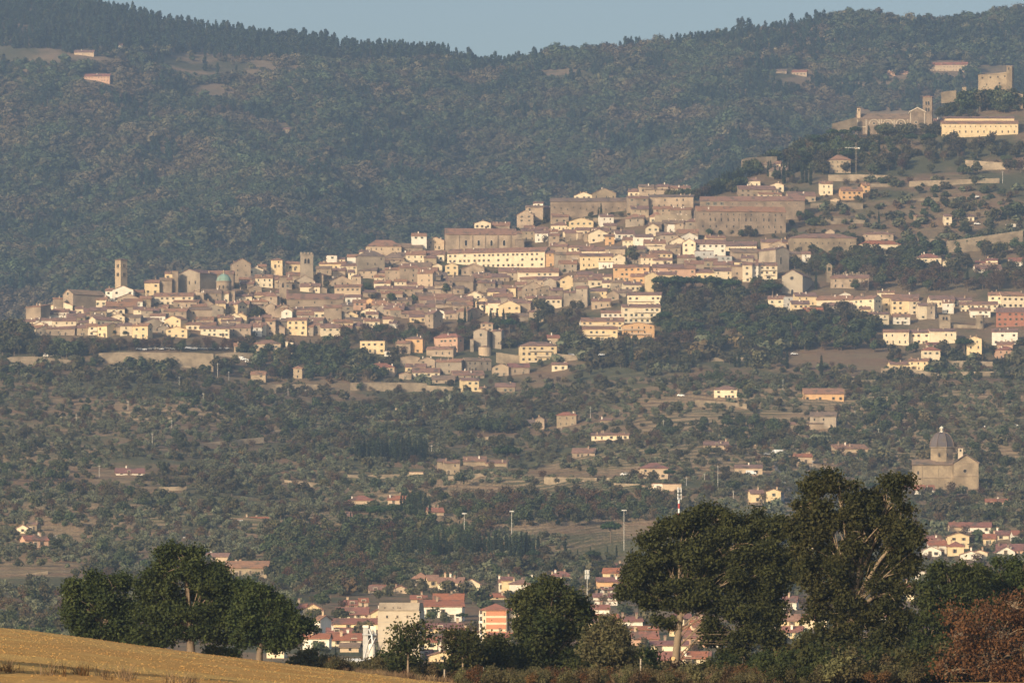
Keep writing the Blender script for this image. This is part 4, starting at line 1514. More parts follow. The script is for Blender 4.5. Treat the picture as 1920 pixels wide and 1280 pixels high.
for pts in (
    [(6,673,690),(20,669,690),(60,668,690),(100,671,688),(140,676,684)], [(185,662,689),(225,660,689),(262,660,690),(310,661,690),(360,661,690),(400,663,690)],
    [(404,664,674),(440,660,672),(478,662,672)], [(486,721,737),(518,720,737)], [(518,720,731),(560,720,731),(604,721,732)], [(657,717,734),(700,717,734),(750,717,735),(800,718,732)],
    [(800,722,732),(870,726,734)], [(1228,403,424),(1262,402,426),(1297,404,424)], [(1112,409,413),(1160,408,413),(1212,405,412)], [(1390,300,308),(1400,296,308),(1457,293,306)],
    [(1553,328,341),(1610,327,340),(1667,329,340)], [(1705,340,350),(1760,338,349),(1812,336,347),(1874,334,346)], [(1632,345,352),(1690,344,352)], [(1520,381,392),(1570,379,391),(1618,381,392)],
    [(1524,411,421),(1570,409,420),(1622,413,421)], [(1700,372,378),(1760,370,377),(1830,370,376)], [(1728,447,460),(1772,449,459)], [(1775,452,470),(1820,446,478),(1868,439,476),(1918,432,468)],
    [(1760,677,688),(1810,676,688),(1866,678,689)], [(1318,671,679),(1390,670,678),(1464,670,679)], [(1567,713,721),(1642,712,720)],
    [(650,890,897),(720,889,896),(770,888,896)], [(840,892,898),(880,889,898),(925,884,893)], [(1020,894,900),(1100,895,903),(1196,896,901)],
    [(296,913,921),(350,911,920)], [(285,838,840),(380,830,832),(495,819,821)], [(533,899,903),(600,906,911),(672,916,921)], [(150,868,871),(212,869,872)],
    [(1303,750,760),(1350,752,766),(1400,757,768)], [(1586,745,752),(1665,743,751)], [(1530,706,708),(1580,705,707.5),(1642,707,709.5)], [(845,819,824),(940,818,824)],
    [(1635,606,618),(1656,607,617)], [(1770,606,617),(1830,610,616)], [(1652,690,700),(1700,690,702),(1760,700,706)], [(930,660,676),(985,668,684)], [(1036,662,674),(1100,668,676)], [(1810,300,312),(1920,308,322)],
    [(1790,697,706),(1850,696,704),(1918,697,706)], [(1150,905,909),(1200,907,911)], [(505,1004,1010),(580,1006,1011)], [(20,1078,1081),(90,1070,1074)]):
    wall_line(pts)
rw = random.Random(77)
for _ in range(26):      # low dry-stone walls that hold the olive terraces
    x0 = rw.uniform(60, 1420); ln = rw.uniform(60, 170); y0 = rw.uniform(760, 1010); sl_ = rw.uniform(-.07, .05); hh = rw.uniform(2.2, 3.4)
    if any(r[0]-6 < x0+ln and x0 < r[1]+6 and r[2]-6 < y0 < r[3]+14 for r in RECTS): continue
    wall_line([(x0+ln*t, y0+sl_*ln*t-hh, y0+sl_*ln*t) for t in (0, .5, 1)], 'rubble', .8)
wall_line([(343,1006,1009),(380,1004,1008),(432,1003,1006)], 'white', .8)
for pts in ([(1804,164,190),(1812,163,190)], [(1765,173,188),(1775,171,187),(1793,170,184)], [(1899,178,205),(1908,175,205),(1918,177,206)], [(1560,232,240),(1607,220,240)]):
    wall_line(pts, 'gold_stone', 2.0, name='fortress_wall')

POLES = []
def pole(px, pt, pb, far=False):
    v = spot(px, pb, far); k = A*v.y; h = (pb-pt)*k
    m = MB(); m.lathe([(.12*max(1, k/.30), -1.5), (.08*max(1, k/.30), h)], 0, 0, 7); m.box(-.6, .6, -.05, .05, h-.7, h-.6)
    m.box(-.55, -.47, -.04, .04, h-.6, h-.4); m.box(.47, .55, -.04, .04, h-.6, h-.4)
    o = m.build('utility_pole', MATS['pole_concrete']); o.location = v
    POLES.append((o, px, (pt+pb)/2))
for p in ((285.5,813,839),(322,788,808),(336,707,732),(408,681,707),(429,696,718),(240,751,769),(186,872,895),(143,777,790),(54,769,786),(381,737,754),(237,842,856),(542,947,962),(842,742,764),(1107,762,784),
          (1052,800,818),(1162,771,781),(809,837,858),(880,939,957),(1468,711,733),(1244,790,805),(1647,803,822),(1603,769,783),(1321,888,910),(1346,872,921),(1375,919,942),(1287,895,912),(1593,610,633),(1524,862,878),
          (1470,708,720),(1488,835,846),(690,1060,1084),(770,1094,1106),(540,728,742),(573,730,742),(1480,300,312),(1880,322,345),(1283,335,350)): pole(*p)
for p in ((231,150,163),(515,143,155),(594,137,152),(203,97,106),(951,358,372),(670,130,146)): pole(*p, far=True)

def ribbon(name, pts, mat, wid, z=.5):
    P = []
    for i in range(len(pts)-1):
        for t in np.linspace(0, 1, 14, endpoint=False): P.append((pts[i][0]+(pts[i+1][0]-pts[i][0])*t, pts[i][1]+(pts[i+1][1]-pts[i][1])*t))
    P.append(pts[-1])
    W = [spot(*p) for p in P]; m = MB(); L_, R_ = [], []
    for i, v in enumerate(W):
        d = (W[min(i+1, len(W)-1)] - W[max(i-1, 0)]); d.z = 0; d.normalize(); s = Vector((d.y, -d.x, 0))*wid/2
        for lst, q in ((L_, v-s), (R_, v+s)):
            lst.append((q.x, q.y, float(land(q.x/(A*q.y)+960, q.y))+z))
    for i in range(len(W)-1): m.poly([L_[i], R_[i], R_[i+1], L_[i+1]])
    return tag(m.build(name, MATS[mat]), kind='structure')
ribbon('road', [(1473,950),(1470,925),(1466,895),(1462,868),(1458,856)], 'asphalt', 6.0)
ribbon('path', [(1420,950),(1370,915),(1318,889)], 'dirt_track', 5)
ribbon('path', [(1478,948),(1474,910),(1471,888)], 'dirt_track', 3)

def car_mesh(name, paint):
    m = MB()
    body = [(-2.1,.35),(2.1,.35),(2.15,.75),(1.9,.95),(1.0,1.02),(.5,1.45),(-1.1,1.48),(-1.8,1.05),(-2.15,.95)]
    m.prism(body[::-1], 'y', -.85, .85, 0)
    m.prism([(-.95,1.02),(.8,1.02),(.45,1.38),(-1.0,1.4)][::-1], 'y', -.87, .87, 1)
    m.prism([(-1.75,1.08),(-1.15,1.44),(-1.12,1.4),(-1.7,1.05)], 'y', -.75, .75, 1); m.prism([(1.02,1.05),(.54,1.43),(.5,1.40),(.98,1.02)], 'y', -.75, .75, 1)
    for x in (-1.3, 1.3):
        for y in (-.88, .7):
            n = 10; m.prism([(x+.33*math.cos(2*math.pi*i/n), .33+.33*math.sin(2*math.pi*i/n)) for i in range(n)], 'y', y, y+.18, 2)
    return m.mesh(name, [MATS[paint], MATS['glass'], MATS['tyre']])
CAR = [car_mesh('white_car', 'white_car'), car_mesh('coloured_car', 'car_paint')]
def van_mesh():
    m = MB(); m.prism([(-2.6,.4),(2.6,.4),(2.6,1.1),(2.1,1.4),(1.6,2.2),(-2.6,2.3)][::-1], 'y', -.95, .95, 0)
    m.prism([(1.45,1.4),(2.05,1.4),(1.55,2.1),(1.2,2.1)][::-1], 'y', -.97, .97, 1)
    for x in (-1.6, 1.7):
        for y in (-.98, .8):
            n = 10; m.prism([(x+.36*math.cos(2*math.pi*i/n), .36+.36*math.sin(2*math.pi*i/n)) for i in range(n)], 'y', y, y+.18, 2)
    return m.mesh('van', [MATS['white_car'], MATS['glass'], MATS['tyre']])
VAN = van_mesh()
CARS = []
def car(px, py, kind=0, rz=None, dz=0.0):
    v = spot(px, py); me = VAN if kind == 2 else CAR[kind]
    o = bpy.data.objects.new('van' if kind == 2 else 'parked_car', me); o.location = (v.x, v.y, v.z+dz+.15); o.rotation_euler = (0, 0, random.uniform(-.4, .4) if rz is None else rz)
    link(o); CARS.append((o, px, py, kind))
for i in range(17): car(262+i*10+random.uniform(-3, 3), 657+random.uniform(-1.2, 1.2), 0 if i % 4 == 0 else 1)
for i in range(6): car(443+i*4.6, 669+i*2.3, 0, -.5)
for p in ((1277,747,0),(1457,668,2),(1489,668,0),(1740,460,0),(1832,422,0),(1831,373,0),(1738,747,0),(1450,854,0),(1456,850,1),(1462,856,2),(1468,858,1),(1440,855,1),(1408,893,2),(1467,897,1),(1469,910,1),(1471,922,1),(1070,669,0),(1128,668,0),
          (1171,893,0),(1176,894,0),(108,1013,0),(195,1027,0),(1750,596,0),(1640,708,0),(1840,805,0),(1905,803,0),(1010,668,2)): car(*p)
L = LM('marquee', 'white canvas marquee roof on the old terrace wall at left', 'marquee', 96, 669)
for q, w2 in ((86, 11), (97.5, 10), (107, 8)):
    m = MB(); m.lathe([(w2*.62*L.k, L.Z(665.5)), (w2*.1*L.k, L.Z(661 if q != 97.5 else 659.5))], L.X(q), 0, 4, 0, math.pi/4); m.box(L.X(q-w2*.45), L.X(q+w2*.45), -1.5, 1.5, L.Z(668.5), L.Z(665.5)); m.build('canopy', MATS['white_paint'], L.r)
L = LM('road_sign', 'small square blue road sign on a post beside the hill road', 'sign', 1366, 866)
m = MB(); m.box(-.06, .06, 0, .12, -1, L.Z(865)); m.build('post', MATS['metal'], L.r)
m = MB(); m.box(-.75, .75, -.06, -.01, L.Z(865), L.Z(859)); m.build('panel', MATS['blue_paint'], L.r)
# ------------------------------------------------------------------ vegetation
leafy('olive_leaf', ((.105,.114,.064), (.165,.168,.10), (.12,.112,.06)), (.10,.092,.05), 1/120., hvar=.02, vvar=.28)
leafy('broad_leaf', ((.042,.056,.025), (.08,.094,.04), (.095,.082,.038)), (.075,.064,.034), 1/90.)
leafy('brown_leaf', ((.085,.058,.036), (.12,.08,.048), (.10,.056,.03)), None, vvar=.25)
leafy('cypress_leaf', ((.018,.028,.014), (.034,.046,.022), (.03,.036,.018)), None, vvar=.25)
leafy('pine_leaf', ((.028,.048,.016), (.05,.075,.026), (.04,.055,.022)), None, vvar=.2)
leafy('forest_leaf', ((.058,.078,.040), (.082,.098,.050), (.108,.095,.052)), (.128,.098,.06), 1/95., hvar=.015, vvar=.42, fine=.2)
leafy('conifer_leaf', ((.02,.034,.02), (.034,.05,.028), (.045,.048,.026)), None, vvar=.3)
leafy('shrub_leaf', ((.08,.074,.038), (.13,.108,.056), (.15,.10,.05)), None, vvar=.35)

def leaf_quads(C, N, S, rng, narrow=1.0):
    """quads centred at C with normals N and half-size S"""
    n = len(C)
    N = N/np.maximum(1e-6, np.linalg.norm(N, axis=1, keepdims=True))
    a = rng.normal(size=(n, 3)); U = np.cross(N, a); U /= np.maximum(1e-6, np.linalg.norm(U, axis=1, keepdims=True))
    W = np.cross(N, U)
    S = S[:, None]
    j = lambda: (1+rng.uniform(-.3, .3, (n, 1)))
    q = np.stack([C-U*S*j()-W*S*narrow*.35*j(), C+W*S*narrow*j()*-.9+U*S*.2, C+U*S*j()+W*S*narrow*.25*j(), C+W*S*narrow*j()], 1)
    return q.reshape(-1, 3), np.arange(4*n).reshape(n, 4)
def lobes_crown(lobes, n, size, rng, shell=.62, up=.25, rnd=.75):
    """leaf clumps spread through overlapping ellipsoids (cx,cy,cz,rx,ry,rz)"""
    L = np.array(lobes, float); w_ = (L[:,3]*L[:,4]+L[:,4]*L[:,5]+L[:,3]*L[:,5]); w_ /= w_.sum()
    k = rng.choice(len(L), n, p=w_)
    d = rng.normal(size=(n, 3)); d /= np.linalg.norm(d, axis=1, keepdims=True)
    r = (shell + (1-shell)*rng.random((n, 1)))*(1+.13*rng.normal(size=(n, 1)))
    C = L[k,:3] + d*r*L[k,3:]
    Nn = d/L[k,3:]; Nn /= np.linalg.norm(Nn, axis=1, keepdims=True)
    Nn = Nn + rnd*rng.normal(size=(n, 3)); Nn[:,2] += up
    return C, Nn, size*rng.uniform(.6, 1.35, n)
def tree_meshes(name, lobes, n, size, leaf, trunk=None, bark='bark', seed=1, narrow=1.0, shell=.62, rnd=.6):
    rng = np.random.default_rng(seed)
    C, N, S = lobes_crown(lobes, n, size, rng, shell, rnd=rnd)
    C[:,2] = np.maximum(C[:,2], .05)
    V, F = leaf_quads(C, N, S, rng, narrow)
    crown = raw_mesh(name+'_crown', V, F, MATS[leaf])
    tm = None
    if trunk:
        m = MB()
        h, r = trunk
        m.tube([(0,0,-1.2), (.1*r,0,h*.5), (0,.1*r,h)], [r*1.3, r, r*.7], 6)
        for l in lobes[:5]: m.tube([(0,0,h*.75), ((l[0])*.5, l[1]*.5, (h+l[2])*.5), (l[0], l[1], l[2])], [r*.55, r*.4, r*.15], 5)
        tm = m.mesh(name+'_trunk', MATS[bark])
    return crown, tm
def joined(name, crown, trunk):
    """crown and trunk as one mesh, for plants only a few pixels high"""
    if trunk is None: return crown
    m = bpy.data.meshes.new(name)
    nv = len(crown.vertices); V = np.empty(nv*3, np.float32); crown.vertices.foreach_get('co', V)
    tv = [tuple(v.co) for v in trunk.vertices]
    F = [tuple(p.vertices) for p in crown.polygons] + [tuple(nv+i for i in p.vertices) for p in trunk.polygons]
    m.from_pydata([tuple(x) for x in V.reshape(-1, 3)] + tv, [], F)
    m.materials.append(crown.materials[0]); m.materials.append(trunk.materials[0])
    m.polygons.foreach_set('material_index', [0]*len(crown.polygons)+[1]*len(trunk.polygons)); m.update()
    return m
def rlobes(seed, n, R, H, z0, flat=1.0, r0=(.42, .62)):
    q = random.Random(seed); out = [(0, 0, z0+(H-z0)*.55, R*.62, R*.62, (H-z0)*.45)]
    for i in range(n):
        t = 2*math.pi*(i+q.random()*.6)/n; rr = R*q.uniform(.38, .6)
        r = R*q.uniform(*r0)
        out.append((rr*math.cos(t), rr*math.sin(t), z0+(H-z0)*q.uniform(.3, .8), r, r, min(r*flat*.9, (H-z0)*.4)))
    return out
KIND = {}
def kind(name, variants): KIND[name] = variants
kind('broadleaf_tree', [tree_meshes('broadleaf', rlobes(s, 6, 4.0, 9, 1.6), 620, .5, 'broad_leaf', (3.4, .22), seed=s) for s in (1, 2, 3)])
kind('bare_tree', [tree_meshes('bare', rlobes(s, 6, 3.6, 8.5, 2.0), 420, .42, 'brown_leaf', (3.6, .2), seed=s, narrow=.6) for s in (4, 5)])
kind('olive_tree', [tree_meshes('olive', rlobes(s, 4, 2.5, 4.4, .7), 300, .33, 'olive_leaf', None, seed=s) for s in (6, 7, 8)])
kind('bush', [tree_meshes('bush', rlobes(s, 4, 2.2, 3.0, .0), 240, .36, l, None, seed=s) for s, l in ((9, 'broad_leaf'), (10, 'shrub_leaf'), (11, 'olive_leaf'))])
kind('cypress_tree', [tree_meshes('cypress', [(0,0,1.9,.95,.95,2.0),(0,.05,4.6,1.05,1.05,2.9),(.05,0,7.4,.85,.85,2.6),(0,0,9.9,.5,.5,2.1)], 560, .3, 'cypress_leaf', (1.2, .16), seed=s, shell=.72) for s in (12, 13)])
kind('umbrella_pine', [tree_meshes('umbrella_pine', [(0,0,9.4,3.0,3.0,1.7)]+[(3.4*math.cos(t), 3.4*math.sin(t), 8.6+.25*math.sin(3*t), 2.5, 2.5, 1.35) for t in [i*2*math.pi/7+s for i in range(7)]], 1100, .42, 'pine_leaf', (7.6, .3), seed=s) for s in (14, 15)])
kind('forest_tree', [tree_meshes('forest', rlobes(s, 5, 4.8, 9.5, .0, r0=(.38, .66)), 420, .72, 'forest_leaf', None, seed=s, rnd=.28) for s in (16, 17, 18, 19)])
kind('conifer', [tree_meshes('conifer', [(0,0,4,2.6,2.6,3.4),(.5,0,8,2.7,2.4,3.2),(-.4,.3,11,2.3,2.3,2.6),(.2,0,13.3,1.5,1.5,2.0)], 240, .8, 'conifer_leaf', None, seed=s) for s in (20, 21)])
HNOM = dict(broadleaf_tree=9.2, bare_tree=8.8, olive_tree=4.5, bush=3.0, cypress_tree=12.0, umbrella_pine=10.6, forest_tree=9.5, conifer=15.5)
SINGLE = {k: [joined(k, *v) for v in KIND[k]] for k in KIND}

def scatter(name, meshes, pts, rot, scl, idx):
    """points mesh + geometry nodes: for masses nobody could count"""
    c = bpy.data.collections.new(name+'_source')
    for i, me in enumerate(meshes):
        c.objects.link(bpy.data.objects.new('%s_source_%02d' % (name, i), me))
    pts = np.asarray(pts, np.float32); n = len(pts)
    me = bpy.data.meshes.new(name); me.vertices.add(n); me.vertices.foreach_set('co', pts.ravel())
    for nm, tp, val in (('rot', 'FLOAT_VECTOR', rot), ('scl', 'FLOAT_VECTOR', scl)):
        a = me.attributes.new(nm, tp, 'POINT'); a.data.foreach_set('vector', np.asarray(val, np.float32).ravel())
    a = me.attributes.new('idx', 'INT', 'POINT'); a.data.foreach_set('value', np.asarray(idx, np.int32))
    o = link(bpy.data.objects.new(name, me))
    g = bpy.data.node_groups.new(name+'_nodes', 'GeometryNodeTree')
    g.interface.new_socket('Geometry', in_out='INPUT', socket_type='NodeSocketGeometry')
    g.interface.new_socket('Geometry', in_out='OUTPUT', socket_type='NodeSocketGeometry')
    N = g.nodes; gi = N.new('NodeGroupInput'); go = N.new('NodeGroupOutput')
    ip = N.new('GeometryNodeInstanceOnPoints'); ci = N.new('GeometryNodeCollectionInfo')
    ci.inputs['Collection'].default_value = c; ci.inputs['Separate Children'].default_value = True; ci.inputs['Reset Children'].default_value = True
    def att(nm, tp):
        q = N.new('GeometryNodeInputNamedAttribute'); q.data_type = tp; q.inputs['Name'].default_value = nm
        return [s for s in q.outputs if s.enabled][0] if any(s.enabled for s in q.outputs) else q.outputs[0]
    L_ = g.links
    L_.new(gi.outputs[0], ip.inputs['Points']); L_.new(ci.outputs[0], ip.inputs['Instance'])
    ip.inputs['Pick Instance'].default_value = True
    L_.new(att('idx', 'INT'), ip.inputs['Instance Index'])
    L_.new(att('rot', 'FLOAT_VECTOR'), ip.inputs['Rotation']); L_.new(att('scl', 'FLOAT_VECTOR'), ip.inputs['Scale'])
    L_.new(ip.outputs[0], go.inputs[0])
    md = o.modifiers.new('scatter', 'NODES'); md.node_group = g
    return tag(o, kind='stuff')

# plants wanted: kind -> list of (px, py, Y, height in metres, words)
PLANTS = {k: [] for k in KIND}
rv = np.random.default_rng(42)
RECTS.append((1452, 1486, 850, 962))
R_ = np.array(RECTS)
def blocked(px, py, pad=2.0, low=4.0):
    return bool(np.any((px > R_[:,0]-pad) & (px < R_[:,1]+pad) & (py > np.maximum(R_[:,2], R_[:,3]-12)) & (py < R_[:,3]+low)))
def plant(kd, px, py, hpx=None, hm=None, words=None, far=False):
    Y = hit(px, py, far); PLANTS[kd].append((px, py, Y, hm or hpx*A*Y, words))
def zone(x0, y0, x1, y1, n, kinds, h0, h1, slope=0.0, words=None, pad=1.0, low=3.0):
    """n plants with feet inside a (sheared) photo rectangle; heights in photo pixels"""
    ks = list(kinds.items()); p = np.array([v for _, v in ks], float); p /= p.sum()
    for _ in range(n):
        for _t in range(5):
            px = rv.uniform(x0, x1); py = rv.uniform(y0, y1) + slope*(px-x0)
            if not blocked(px, py, pad, low): break
        else: continue
        plant(ks[rv.choice(len(ks), p=p)][0], px, py, rv.uniform(h0, h1), words=words)
B, K, O, U, C_, W_ = 'broadleaf_tree', 'bare_tree', 'olive_tree', 'umbrella_pine', 'cypress_tree', 'bush'
# single trees the photo shows
for px, py, h in ((951,882,46),(1808,668,34),(1145,1022,40),(675,982,34),(705,984,36),(738,982,33),(1240,556,36),(1268,560,40),(1300,556,38),(1335,560,40),(1372,562,38),(585,1026,22),(612,1028,22),(640,1026,22),(528,1072,30),
                  (955,632,34),(1709,278,26),(1742,280,28),(1560,262,26),(1528,270,26),(1583,268,24),(1604,262,24),(1635,930,24),(1220,868,26),(1255,905,24),(1000,1062,26),(940,1060,24),(345,760,24),(600,1136,24),(620,1130,26)): plant(U, px, py, h)
for px, py, h, w_ in ((480,604,30,0),(492,602,22,0),(734,570,23,0),(690,550,20,0),(837,553,21,0),(612,542,18,0),(1012,587,30,0),(1026,600,34,0),(1075,584,22,0),(1090,584,20,0),(1204,552,13,0),(1022,463,22,1),(1034,460,18,1),(1000,418,10,0),(1022,418,10,0),
      (1088,408,14,0),(1108,410,13,0),(1148,408,10,0),(1165,409,11,0),(1180,408,10,0),(1404,448,24,0),(1416,447,18,0),(1390,446,16,0),(1330,444,16,0),(1350,444,12,0),(1372,444,12,0),(1310,497,18,0),(1450,448,10,0),(1500,417,22,0),(1515,415,20,0),(1600,458,22,0),(1615,462,20,0),
      (1659,258,28,0),(1650,258,24,0),(1668,258,24,0),(1698,258,29,0),(1707,258,25,0),(1690,258,26,0),(1735,256,25,0),(1747,256,26,0),(1757,256,24,0),(1783,932,30,1),(1224,905,24,0),(1440,934,26,1),(1430,944,20,1),(505,668,24,0),(494,668,18,0),(1182,492,30,0),(1190,495,24,0),
      (1585,325,22,0),(1480,340,22,0),(1455,338,20,0),(1652,350,18,0),(1690,332,14,0),(1530,425,18,0),(1795,420,30,0),(1810,445,28,0),(1865,420,30,0),(1890,415,30,0),(1905,410,34,0),(140,672,34,0),(125,672,36,0),(150,670,30,0),(112,670,30,0),(175,690,20,0),(245,682,12,0),(408,700,30,0),(440,690,24,0),
      (1470,690,16,0),(1680,690,20,0),(1870,700,20,0),(1320,800,20,0),(905,690,18,0),(620,690,40,0),(600,690,36,0),(645,662,30,0),(585,668,26,0),(570,660,22,0),(700,708,28,0),(720,710,24,0),(680,708,30,0),(540,690,18,0)):
    plant(K if w_ else B, px, py, h)
for i in range(30): plant(B, 1800+i*3.4, 206+rv.uniform(-8, 6), rv.uniform(28, 44))
for px, py, h in ((1173,692,44),(1184,692,46),(1476,692,36),(1540,710,46),(1880,706,30),(1870,690,22),(1629,268,32),(1648,284,30),(1470,345,40),(1512,345,36),(1520,348,32),(1505,344,38),(648,664,36),(641,664,28),(1880,206,34),(1868,206,46),(1875,206,40),(1127,411,30),(1122,411,24),
      (1060,1048,34),(1083,1048,20),(1107,1046,22),(1139,1046,22),(1156,1046,24),(1183,1046,20),(1212,690,34),(1230,690,30),(1252,692,26),(1275,690,30),(1300,690,28),(1386,690,32),(1378,690,26),(1400,690,24),(1475,400,26),(1530,545,36),(1290,1140,40),(866,1130,30),(1648,420,24),(1800,470,22),(1830,470,26),(1858,450,28)): plant(C_, px, py, h)
# rows and clumps of cypress
for i in range(26): plant(C_, 668+i*5.3+rv.uniform(-1.5, 1.5), 866-abs(i-15)*.1+rv.uniform(-2, 2), rv.uniform(32, 52))
for i in range(12): plant(C_, 672+i*10.5+rv.uniform(-2, 2), 852+rv.uniform(-3, 3), rv.uniform(26, 40))
for i in range(30): plant(C_, 860+i*5.1+rv.uniform(-2, 2), 1046+rv.uniform(-4, 4), rv.uniform(36, 54))
for i in range(28): plant(C_, 690+i*5.6+rv.uniform(-2, 2), 1050+rv.uniform(-10, 8), rv.uniform(32, 50))
for i in range(14): plant(C_, 640+i*4+rv.uniform(-1.5, 1.5), 1000+rv.uniform(-20, 20), rv.uniform(22, 36))
for i in range(12): plant(C_, 752+i*5+rv.uniform(-1.5, 1.5), 975+rv.uniform(-16, 6), rv.uniform(26, 44))
for i in range(16): plant(C_, 1345+i*3+rv.uniform(-1, 1), 362-i*.9+rv.uniform(-4, 4), rv.uniform(24, 40))
for i in range(20): plant(C_, 1405+i*5+rv.uniform(-2, 2), 300-i*1.3+rv.uniform(-4, 6), rv.uniform(20, 34))
for i in range(10): plant(C_, 1290+i*6+rv.uniform(-2, 2), 366+rv.uniform(-3, 3), rv.uniform(12, 24))
for i in range(10): plant(C_, 1440+i*7+rv.uniform(-2, 2), 330+rv.uniform(-8, 8), rv.uniform(20, 32))
for i in range(8): plant(C_, 1730+i*12, 520+rv.uniform(-8, 8), rv.uniform(20, 30))
for i in range(8): plant(C_, 1550+i*14, 1046+rv.uniform(-60, 10), rv.uniform(20, 34))
for i in range(9): plant(C_, 860+i*12, 600+rv.uniform(-12, 18), rv.uniform(22, 34))
# woods and gardens
zone(-40, 628, 48, 668, 60, {B: 3, K: .6, C_: .3}, 26, 44)
zone(48, 652, 190, 672, 50, {B: 3, K: 1}, 16, 28)
zone(150, 652, 440, 660, 62, {K: 4, B: 1}, 15, 25, pad=0)
zone(430, 652, 640, 672, 50, {B: 3, K: 2, C_: .4}, 16, 30)
zone(480, 670, 690, 716, 80, {B: 4, W_: 1, C_: .4, K: .6}, 14, 28)
zone(640, 626, 910, 648, 60, {B: 2, K: 3}, 16, 26)
zone(640, 640, 760, 700, 30, {B: 3, K: 1}, 14, 26)
zone(860, 612, 1000, 655, 42, {B: 3, K: 2, C_: .5}, 18, 30)
zone(1000, 600, 1095, 655, 46, {B: 3, K: 2.6, C_: .6}, 18, 32)
zone(1230, 545, 1460, 660, 190, {B: 4, K: .8, C_: .5, U: .25}, 20, 34)
zone(1100, 650, 1480, 692, 70, {B: 3, W_: 1, C_: .4}, 16, 30)
zone(1440, 590, 1640, 665, 120, {B: 4, C_: .5, K: .4, U: .15}, 18, 34)
zone(1490, 480, 1760, 520, 150, {B: 4, K: .7, C_: .3}, 18, 30)
zone(1600, 520, 2020, 552, 130, {K: 3.2, B: 1.6}, 18, 30)
zone(1700, 460, 2020, 520, 90, {B: 4, C_: .5}, 16, 30)
zone(1640, 268, 2020, 330, 150, {B: 4, K: 1, C_: .3}, 14, 26)
zone(1400, 268, 1640, 330, 150, {B: 4, C_: .6, K: .4, U: .2}, 16, 30)
zone(1250, 330, 1400, 366, 70, {B: 3, C_: .6, K: .8}, 12, 26)
zone(1480, 340, 2020, 470, 330, {B: 2, W_: 4, K: 1.2}, 6, 18)
zone(470, 700, 1060, 800, 220, {W_: 3, B: 1.5, K: 1, O: 2}, 8, 18)
zone(0, 682, 480, 720, 130, {W_: 2, B: 2.4, K: .6, O: 1}, 10, 22)
zone(1060, 690, 2020, 740, 200, {W_: 3, B: 1.6, K: .7, O: 2}, 8, 18)
zone(1000, 640, 1240, 700, 60, {W_: 2, B: 2, K: 1}, 10, 20)
zone(1640, 640, 2020, 720, 90, {B: 2, W_: 2, K: .5}, 10, 24)
zone(1780, 160, 2020, 215, 90, {B: 3, K: 1, C_: .4}, 14, 26)
zone(1640, 196, 1830, 232, 50, {B: 3, K: 1.2}, 10, 20)
zone(820, 462, 1000, 470, 8, {B: 1, K: 1}, 6, 12)
zone(860, 940, 1260, 988, 150, {B: 2.2, K: 1.6}, 20, 36)
zone(500, 1000, 760, 1110, 330, {B: 4, K: 1, C_: .6}, 20, 38)
zone(700, 1054, 1240, 1080, 120, {B: 4, U: .3, K: .6}, 14, 23)
zone(760, 1000, 880, 1045, 70, {B: 4, C_: 1}, 20, 34)
zone(860, 800, 1010, 815, 40, {B: 4, C_: .5}, 18, 30)
zone(560, 1060, 1240, 1235, 170, {B: 3, K: 1, U: .15, C_: .4, W_: 1}, 16, 32)
zone(1240, 960, 2020, 1230, 230, {B: 3, K: 1, C_: .3, W_: 1}, 16, 32)
zone(1460, 830, 2020, 960, 100, {B: 3, W_: 2, K: 1}, 12, 24)
zone(1700, 930, 2020, 985, 90, {B: 3, K: .6, O: 2}, 14, 24)
zone(0, 1090, 560, 1180, 150, {B: 3, O: 2, K: 1}, 14, 26)
zone(1380, 800, 1480, 850, 40, {B: 3, C_: .3}, 16, 28)
zone(1630, 760, 1760, 830, 50, {B: 3, W_: 1, K: 1}, 14, 26)
# trees dotted among the roofs
zone(130, 560, 830, 640, 36, {B: 3, W_: 2}, 6, 12, pad=0, low=-4)
zone(850, 400, 1450, 590, 60, {B: 3, W_: 2, K: 1}, 6, 13, pad=0, low=-4)

# olives and scrub over the terraced slope
CLEAR = [(1180,1015,120,30),(60,1090,90,20),(640,752,110,10),(960,920,120,10),(1550,698,160,10),(1250,705,90,10),(1800,712,110,10),(300,870,80,8),(900,818,60,7),(1120,890,120,7),(1300,752,70,8),(120,1000,40,10),(1040,1000,60,10)]
n = 28500
PXs = rv.uniform(-140, 2070, n); Ys = np.sqrt(rv.uniform(1480**2, 3330**2, n))
snap = rv.random(n) < .7
Ys = np.where(snap, np.round((Ys + 26*vnoise(PXs/240, Ys/400, 31))/15)*15 - 26*vnoise(PXs/240, Ys/400, 31) + rv.normal(0, 1.8, n), Ys)
PYs = HZN - land(PXs, Ys)/(A*Ys)
dens = .63 + .4*vnoise((PXs-960)*A*Ys/70, Ys/55, 33) + .25*vnoise((PXs-960)*A*Ys/25, Ys/22, 34)
for cx, cy, rx, ry in CLEAR: dens -= 1.2*np.exp(-((PXs-cx)/rx)**4-((PYs-cy)/ry)**4)
ok = (dens > rv.uniform(.1, .75, n)) & (PYs > tb(PXs)+2) & (PYs < np.where(PXs < 570, 1215, 1120))
kindn = vnoise((PXs-960)*A*Ys/120, Ys/100, 37)
for px, py, Y, kn, u in zip(PXs[ok], PYs[ok], Ys[ok], kindn[ok], rv.random(int(ok.sum()))):
    if blocked(px, py, 2, 7): continue
    kd = O if u < .70-.25*kn else W_ if u < .90-.1*kn else B if u < .97 else K
    h = {O: rv.uniform(2.5, 4.1), W_: rv.uniform(1.2, 3.0), B: rv.uniform(4.0, 7.5), K: rv.uniform(4.0, 6.5)}[kd]
    PLANTS[kd].append((px, py, Y, h, None))

